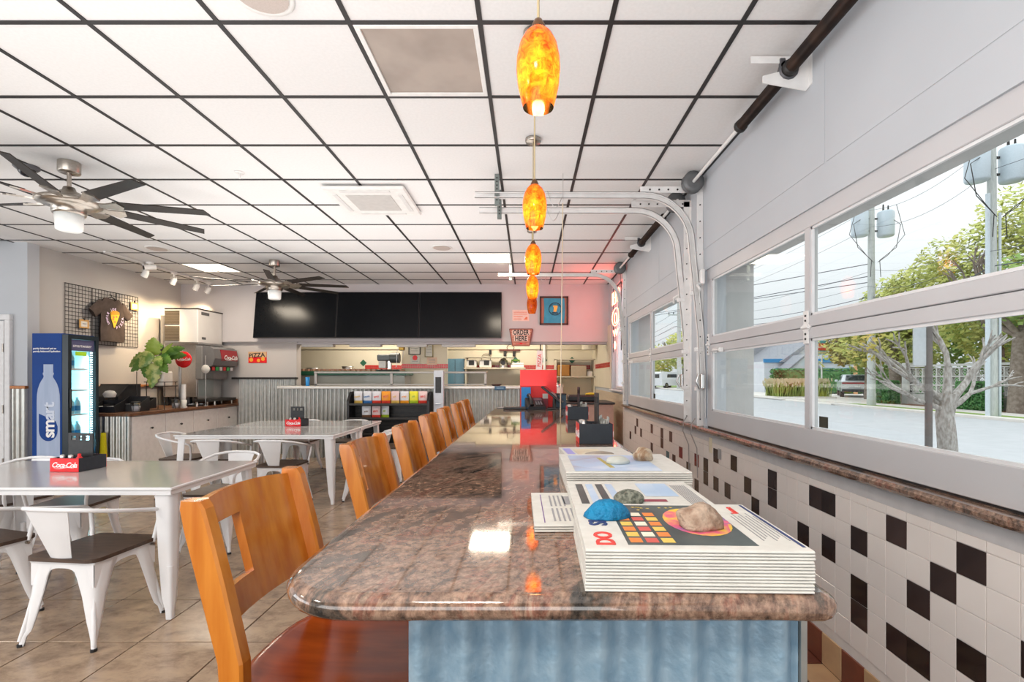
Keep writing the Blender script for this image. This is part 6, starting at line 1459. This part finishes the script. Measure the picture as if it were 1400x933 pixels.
tree('large yellow-green tree behind the block wall, behind the thick pole', 20.6, 21.6, .28, 3.0, [(0, 0, 6.3, 2.2), (1.2, -1.6, 7.4, 2.2), (-.3, .8, 4.6, 1.9), (2, -2, 5.2, 2.3), (.5, .5, 3.4, 1.6), (1.5, -3.2, 6.5, 2.0), (.4, -.4, 8.3, 1.5), (-1.2, 1.2, 6.8, 1.2)], 12500, .13, FOL['yel'], 11)
tree('yellow-green tree left of the big one, over the clipped shrub', 20.6, 27.4, .30, 2.9, [(0, 0, 5.3, 1.9), (-.6, 1.2, 4.3, 1.7), (.6, -.8, 6.0, 1.6), (-.3, 2.0, 3.4, 1.4), (.4, -.6, 3.2, 1.5)], 9000, .14, FOL['yel'], 12, -.3)
tree('rounded green tree beyond the parking entrance by the first pole', 22.3, 32.2, .22, 2.6, [(0, 0, 4.6, 1.7), (-.8, 1.0, 3.8, 1.2), (.8, -.5, 5.4, 1.3), (-.6, 1.6, 3.2, 1.0)], 4500, .18, FOL['aut'], 13)
tree('dense green background tree far behind the block wall', 27.5, 28.5, .3, 3.2, [(0, 0, 4.5, 3.0), (-1.5, 3.5, 3.8, 2.6), (1.5, -3.5, 5.2, 3.0), (2.5, -6.5, 4.6, 3.0), (-2, 7, 3.0, 2.2)], 9000, .22, FOL['grn'], 17)
tree('brown-trunked tree at the right, before the block wall', 18.9, 19.0, .26, 3.2, [(.3, 0, 4.8, 1.5), (.8, -1, 3.9, 1.2)], 1300, .14, FOL['grn'], 14, .1)
tree('far green tree across the street in the farther door window', 21, 66, .3, 3.2, [(0, 0, 5, 2.7), (-2.5, 3, 3.8, 2.2), (3, -2, 5.5, 2.4)], 2600, .3, FOL['yel'], 15)
tree('farthest dark green tree along the street', 18.5, 78, .3, 3.2, [(0, 0, 4.4, 2.6), (-2.2, 3, 3.4, 2.2)], 1600, .34, FOL['grn'], 16)
# hedges
def hedge(label, lo, hi, n, s=.09, m='hed', seed=3):
    c = ((lo[0]+hi[0])/2, (lo[1]+hi[1])/2, G); t = thing('hedge', label, 'hedge', c); rr = random.Random(seed)
    hx, hy, hz = (hi[0]-lo[0])/2, (hi[1]-lo[1])/2, hi[2]-G
    def fn(i):
        return None
    g = B(); g.box((-hx*.93, -hy*.97, .05), (hx*.93, hy*.97, hz*.95), min(hx, hy)*.3); part('core', g, FOL['hed'], t)
    vs = []; fs = []
    for i in range(n):
        f = rr.choice((0, 1, 2, 3, 4)); x, y, z = rr.uniform(-hx, hx), rr.uniform(-hy, hy), rr.uniform(0, hz)
        if f == 0: x = -hx
        elif f == 1: x = hx
        elif f == 2: y = -hy
        elif f == 3: y = hy
        else: z = hz
        c_ = Vector((x*rr.uniform(.94, 1.02), y*rr.uniform(.96, 1.02), z)); a = Vector((rr.uniform(-1, 1), rr.uniform(-1, 1), rr.uniform(-1, 1))).normalized(); b_ = a.orthogonal().normalized(); k = len(vs); vs += [c_-a*s, c_+b_*s*.6, c_+a*s, c_-b_*s*.6]; fs.append((k, k+1, k+2, k+3))
    g = B(); g.add(vs, fs); part('foliage', g, FOL[m], t, kind='stuff'); return t
hedge('clipped dark shrub at the left end of the block wall', (18.5, 25.3, G), (19.1, 26.1, 1.15), 2200, seed=4)
hedge('long dark clipped hedge in front of the block wall between trunk and thick pole', (18.6, 20.0, G), (19.3, 21.4, 1.15), 3000, seed=5)
hedge('long dark green hedge behind the parked car', (21.2, 41.8, G), (38, 42.8, 2.0), 5200, .16, seed=6)
hedge('green hedge in the farther door window', (20.3, 56, G), (21.3, 61, 2.2), 2600, .2, seed=7)
# ornamental grass
t = thing('ornamental_grass', 'pale yellow feathery ornamental grass bed by the entry', 'grass', (18.8, 34.5, G)); rr = random.Random(9); vs = []; fs = []; mi = []
for i in range(1500):
    x, y = rr.uniform(-1.7, 1.9), rr.uniform(-.9, .9); h = rr.uniform(.7, 1.15); a = rr.uniform(0, 6.3); l = rr.uniform(.05, .35); w = .035; k = len(vs)
    dx, dy = cos(a), sin(a); vs += [(x-dy*w, y+dx*w, .05), (x+dy*w, y-dx*w, .05), (x+dx*l+dy*w, y+dy*l-dx*w, h), (x+dx*l-dy*w, y+dy*l+dx*w, h)]; fs.append((k, k+1, k+2, k+3))
g = B(); g.add(vs, fs); part('blades', g, mat('grass_blade', (.38, .42, .12), .8, c2=(.30, .38, .08), scale=3), t, kind='stuff')
vs = []; fs = []
for i in range(900):
    x, y = rr.uniform(-1.9, 2.0), rr.uniform(-1, 1); h = rr.uniform(.95, 1.4); k = len(vs); w = .05; vs += [(x-w, y, h-.22), (x+w, y, h-.22), (x+w*.6, y, h), (x-w*.6, y, h)]; fs.append((k, k+1, k+2, k+3))
g = B(); g.add(vs, fs); part('plumes', g, mat('grass_plume', (.72, .62, .42), .9, c2=(.62, .54, .34), scale=5), t, kind='stuff')
single('planter_curb', B().box((-2.2, -1.1, 0), (2.2, 1.1, .12), .03), conc, 'low pale curb around the ornamental grass bed', 'curb', (18.8, 34.5, G+.02)).location.z = G+.005
# breeze block wall
bw = thing('breeze_block_wall', 'white openwork breeze block wall with pillars across the street', 'wall', (19.75, 20, G))
WB = mat('block_white', (.62, .61, .58), .8, c2=(.54, .53, .50), scale=5)
g = B(); g.box((-.08, -14, 0), (.08, 5.5, .62)); part('solid_base', g, WB, bw)
part('cap_course', B().box((-.1, -14, 1.98), (.1, 5.5, 2.08)), WB, bw)
bs = .42; g = B(); q = .03
for y0_, y1_ in ((-bs/2, -bs/2+q), (bs/2-q, bs/2)): g.box((-.07, y0_, -bs/2), (.07, y1_, bs/2))
for z0_, z1_ in ((-bs/2, -bs/2+q), (bs/2-q, bs/2)): g.box((-.07, -bs/2+q, z0_), (.07, bs/2-q, z1_))
for sa in (-1, 1):
    for sb in (-1, 1):
        g.tube([(0, sa*bs*.42, sb*.04), (0, sa*.04, sb*bs*.42)], .022, 4); 
g.tube([(0, -bs*.2, 0), (0, 0, bs*.2), (0, bs*.2, 0), (0, 0, -bs*.2)], .022, 4, closed=True)
bmesh_ = g.mesh('breeze_block', WB); nb = 0
for i in range(44):
    for j in range(3):
        y = 5.5-.12-bs*(i+.5)
        if y < -13.8: continue
        place('breeze_block', bmesh_, (0, y, .64+bs*(j+.55)), bw)
for y in (5.55, .9, -4.6, -9.5): part('pillar', B().box((-.2, y-.2, 0), (.2, y+.2, 2.2), .02), WB, bw)
# car
SIL = mat('car_silver', (.70, .73, .77), .3, .2, coat=.5); CG = mat('car_glass', (.03, .04, .05), .08)
def car(label, x, y, rz, paint, L=4.9, W=1.95, H=1.62, van=False):
    t = thing('parked_car', label, 'car', (x, y, G+.02), rz)
    hw = W/2; 
    if van: side = [(-L/2, .35), (-L/2+.02, 1.9), (-L/2+.15, 2.05), (L/2-1.7, 2.05), (L/2-.8, 1.35), (L/2-.1, 1.1), (L/2, .35)]
    else: side = [(-L/2+.02, .42), (-L/2, .9), (-L/2+.08, 1.12), (-L/2+.35, 1.15), (-L/2+.95, H-.03), (-L/2+1.6, H), (L/2-1.9, H-.03), (L/2-1.15, 1.12), (L/2-.15, .98), (L/2, .7), (L/2-.02, .42)]
    g = B(); secs = [(-hw, .86), (-hw*.97, 1.0), (hw*.97, 1.0), (hw, .86)]
    vs = []; n = len(side)
    for w, sc_ in ((-hw, 0), (-hw*.80, 1), (hw*.80, 1), (hw, 0)):
        for y_, z_ in side:
            zz = z_ if sc_ else min(z_, 1.10); yy = y_; vs.append((w, yy, zz))
    fs = [tuple(range(n))]
    for r_ in range(3):
        for i in range(n): fs.append((r_*n+i, r_*n+(i+1) % n, (r_+1)*n+(i+1) % n, (r_+1)*n+i))
    g.add(vs, fs[1:]); g.add(vs[:n], [tuple(range(n))]); g.add(vs[-n:], [tuple(range(n))[::-1]]); part('body', g, paint, t)
    rw = -L/2+.30 if not van else -L/2-.01
    if not van:
        g = B(); g.add([(-.70, -L/2+.40, 1.165), (.70, -L/2+.40, 1.165), (.62, -L/2+.90, H-.07), (-.62, -L/2+.90, H-.07)], [(0, 1, 2, 3)]); g.v = [(v[0], v[1]-.02, v[2]+.02) for v in g.v]; part('rear_window', g, CG, t)
        part('light_bar', B().box((-hw*.93, -L/2-.02, .96), (hw*.93, -L/2+.03, 1.05)), mat('tail_red', (.45, .02, .03), .3), t)
        part('rear_bumper', B().box((-hw*.95, -L/2-.08, .38), (hw*.95, -L/2+.05, .58), .04), mat('bumper_dark', (.07, .075, .08), .5), t); part('number_plate', B().box((-.17, -L/2-.03, .70), (.17, -L/2-.01, .82)), WHT, t)
    else: part('rear_window', B().box((-.6, -L/2-.01, 1.3), (.6, -L/2+.02, 1.75)), CG, t)
    for s in (-1, 1):
        g = B(); g.prism([(-L/2+1.05, 1.13), (L/2-1.4, 1.13), (L/2-1.95, (H if not van else 1.85)-.10), (-L/2+1.3, (H if not van else 1.85)-.10)], s*hw*.93-.02, s*hw*.93+.02, 'yz'); part('side_window', g, CG, t)
        for y_ in (-L/2+.95, L/2-.95):
            wl_ = part('wheel', B().cyl((s*(hw-.24), y_, .36), (s*(hw+.01), y_, .36), .36, n=20), mat('tyre', (.02, .02, .02), .8), t); part('wheel_rim', B().cyl((s*(hw+.01), y_, .36), (s*(hw+.02), y_, .36), .22, n=14), CHROME, wl_)
        part('wing_mirror', B().cb((s*(hw+.12), L/2-1.75, 1.15), (.2, .12, .16), .03), paint, t)
    return t
car('silver SUV seen from behind with a red light bar', 24.4, 36.8, R(-29), SIL)
car('white van parked by the street in the farther door window', 17.6, 62, R(-50), mat('van_white', (.72, .73, .75), .3, coat=.4), L=5.2, W=2.0, van=True)
# buildings
SID = mat('siding_white', (.68, .70, .74), .7, c2=(.62, .65, .70), scale=2); SHG = mat('shingle_grey', (.32, .33, .36), .85, c2=(.25, .26, .29), scale=6); TRB = mat('trim_blue', (.03, .24, .52), .5); GLB = mat('far_window_blue', (.10, .28, .42), .15)
bd = thing('shop_building', 'white shop building with blue fascia beyond the hedge', 'building', (26.6, 50, G))
part('wall', B().box((-4.5, -4, 0), (4.6, 4, 2.9)), SID, bd)
g = B(); g.prism([(-2.6, 2.9), (4.6, 2.9), (3.4, 6.0), (1.6, 6.0)], -4.05, 4, 'xz'); part('gable', g, SID, bd)
g = B(); g.prism([(-3.2, 2.85), (-2.6, 2.8), (1.6, 5.95), (1.6, 6.25)], -4.4, 4.2, 'xz'); g.box((1.6, -4.4, 6.0), (3.4, 4.2, 6.25)); g.prism([(5.0, 2.85), (4.6, 2.8), (3.4, 5.95), (3.4, 6.25)], -4.4, 4.2, 'xz'); part('roof', g, SHG, bd)
part('blue_fascia', B().box((-4.6, -4.15, 2.8), (4.7, -4.0, 3.15), .01), TRB, bd)
for x in (-3.6, -1.6, .6, 2.6): f_ = part('window', B().box((x, -4.08, .9), (x+1.5, -4.0, 2.4)), SID, bd); part('window_pane', B().box((x+.1, -4.11, 1.0), (x+1.4, -4.08, 2.3)), GLB, f_)
g = B()
for k in range(15): g.box((-4.5, -4.03, .18*k+.02), (4.6, -4.0, .18*k+.04))
part('clapboards', g, SID, bd, kind='stuff')
b2 = thing('gabled_porch', 'small white gabled porch in front of the shop building', 'building', (24.6, 44.6, G)); part('wall', B().box((-1.2, -.8, 0), (1.2, 1, 2.2)), SID, b2); g = B(); g.prism([(-1.4, 2.2), (1.4, 2.2), (0, 3.3)], -.9, 1, 'xz'); part('gable', g, SID, b2); g = B(); g.prism([(-1.6, 2.1), (-1.45, 2.05), (0, 3.25), (0, 3.45)], -1, 1, 'xz'); g.prism([(1.6, 2.1), (1.45, 2.05), (0, 3.25), (0, 3.45)], -1, 1, 'xz'); part('roof', g, SHG, b2); part('window_pane', B().box((-.6, -.85, 1.0), (.6, -.8, 2.1)), GLB, b2)
b3 = thing('grey_roof_house', 'house with steep grey shingle roof left of the shop building', 'building', (24.5, 58, G)); part('wall', B().box((-3.6, -4, 0), (4, 4, 3)), SID, b3); g = B(); g.prism([(-4.2, 2.9), (4.6, 2.9), (1.0, 6.9)], -4.3, 4.3, 'xz'); part('roof', g, SHG, b3); part('blue_fascia', B().box((-3.7, -4.4, 2.7), (4.1, -4.3, 3.0)), TRB, b3)
for x in (-2.6, .4): f_ = part('window', B().box((x, -4.05, 1.0), (x+1.5, -4.0, 2.3)), SID, b3); part('window_pane', B().box((x+.1, -4.08, 1.1), (x+1.4, -4.05, 2.2)), GLB, f_)
t = thing('shop_sign', 'teal and orange-red sign board high beside the shop gable', 'sign', (20.9, 35.0, G)); part('post', B().cyl((0, 0, 0), (0, 0, 3.2), .06, n=8), WHT, t)
part('board', B().box((-.5, -.04, 3.05), (.42, .04, 4.05), .01), mat('sign_teal', (.10, .35, .36), .5), t); part('panel', B().box((-.42, -.06, 3.35), (.36, -.04, 3.85), .01), mat('sign_redorange', (.70, .08, .04), .5), t); text('lettering', 'Burritos', .19, WHT, t, face_front(-.03, -.065, 3.6), bold=.004)
part('lower_text_bar', B().box((-.42, -.06, 3.12), (.36, -.04, 3.26), .01), mat('sign_yellowish', (.6, .55, .3), .5), t)
single('orange_post', B().tube([(0, 0, 0), (0, 0, 3.6)], [.16, .14], 10), mat('post_orange', (.75, .40, .20), .7), 'pale orange post or trunk behind the parked SUV', 'post', (27.3, 41.0, G))
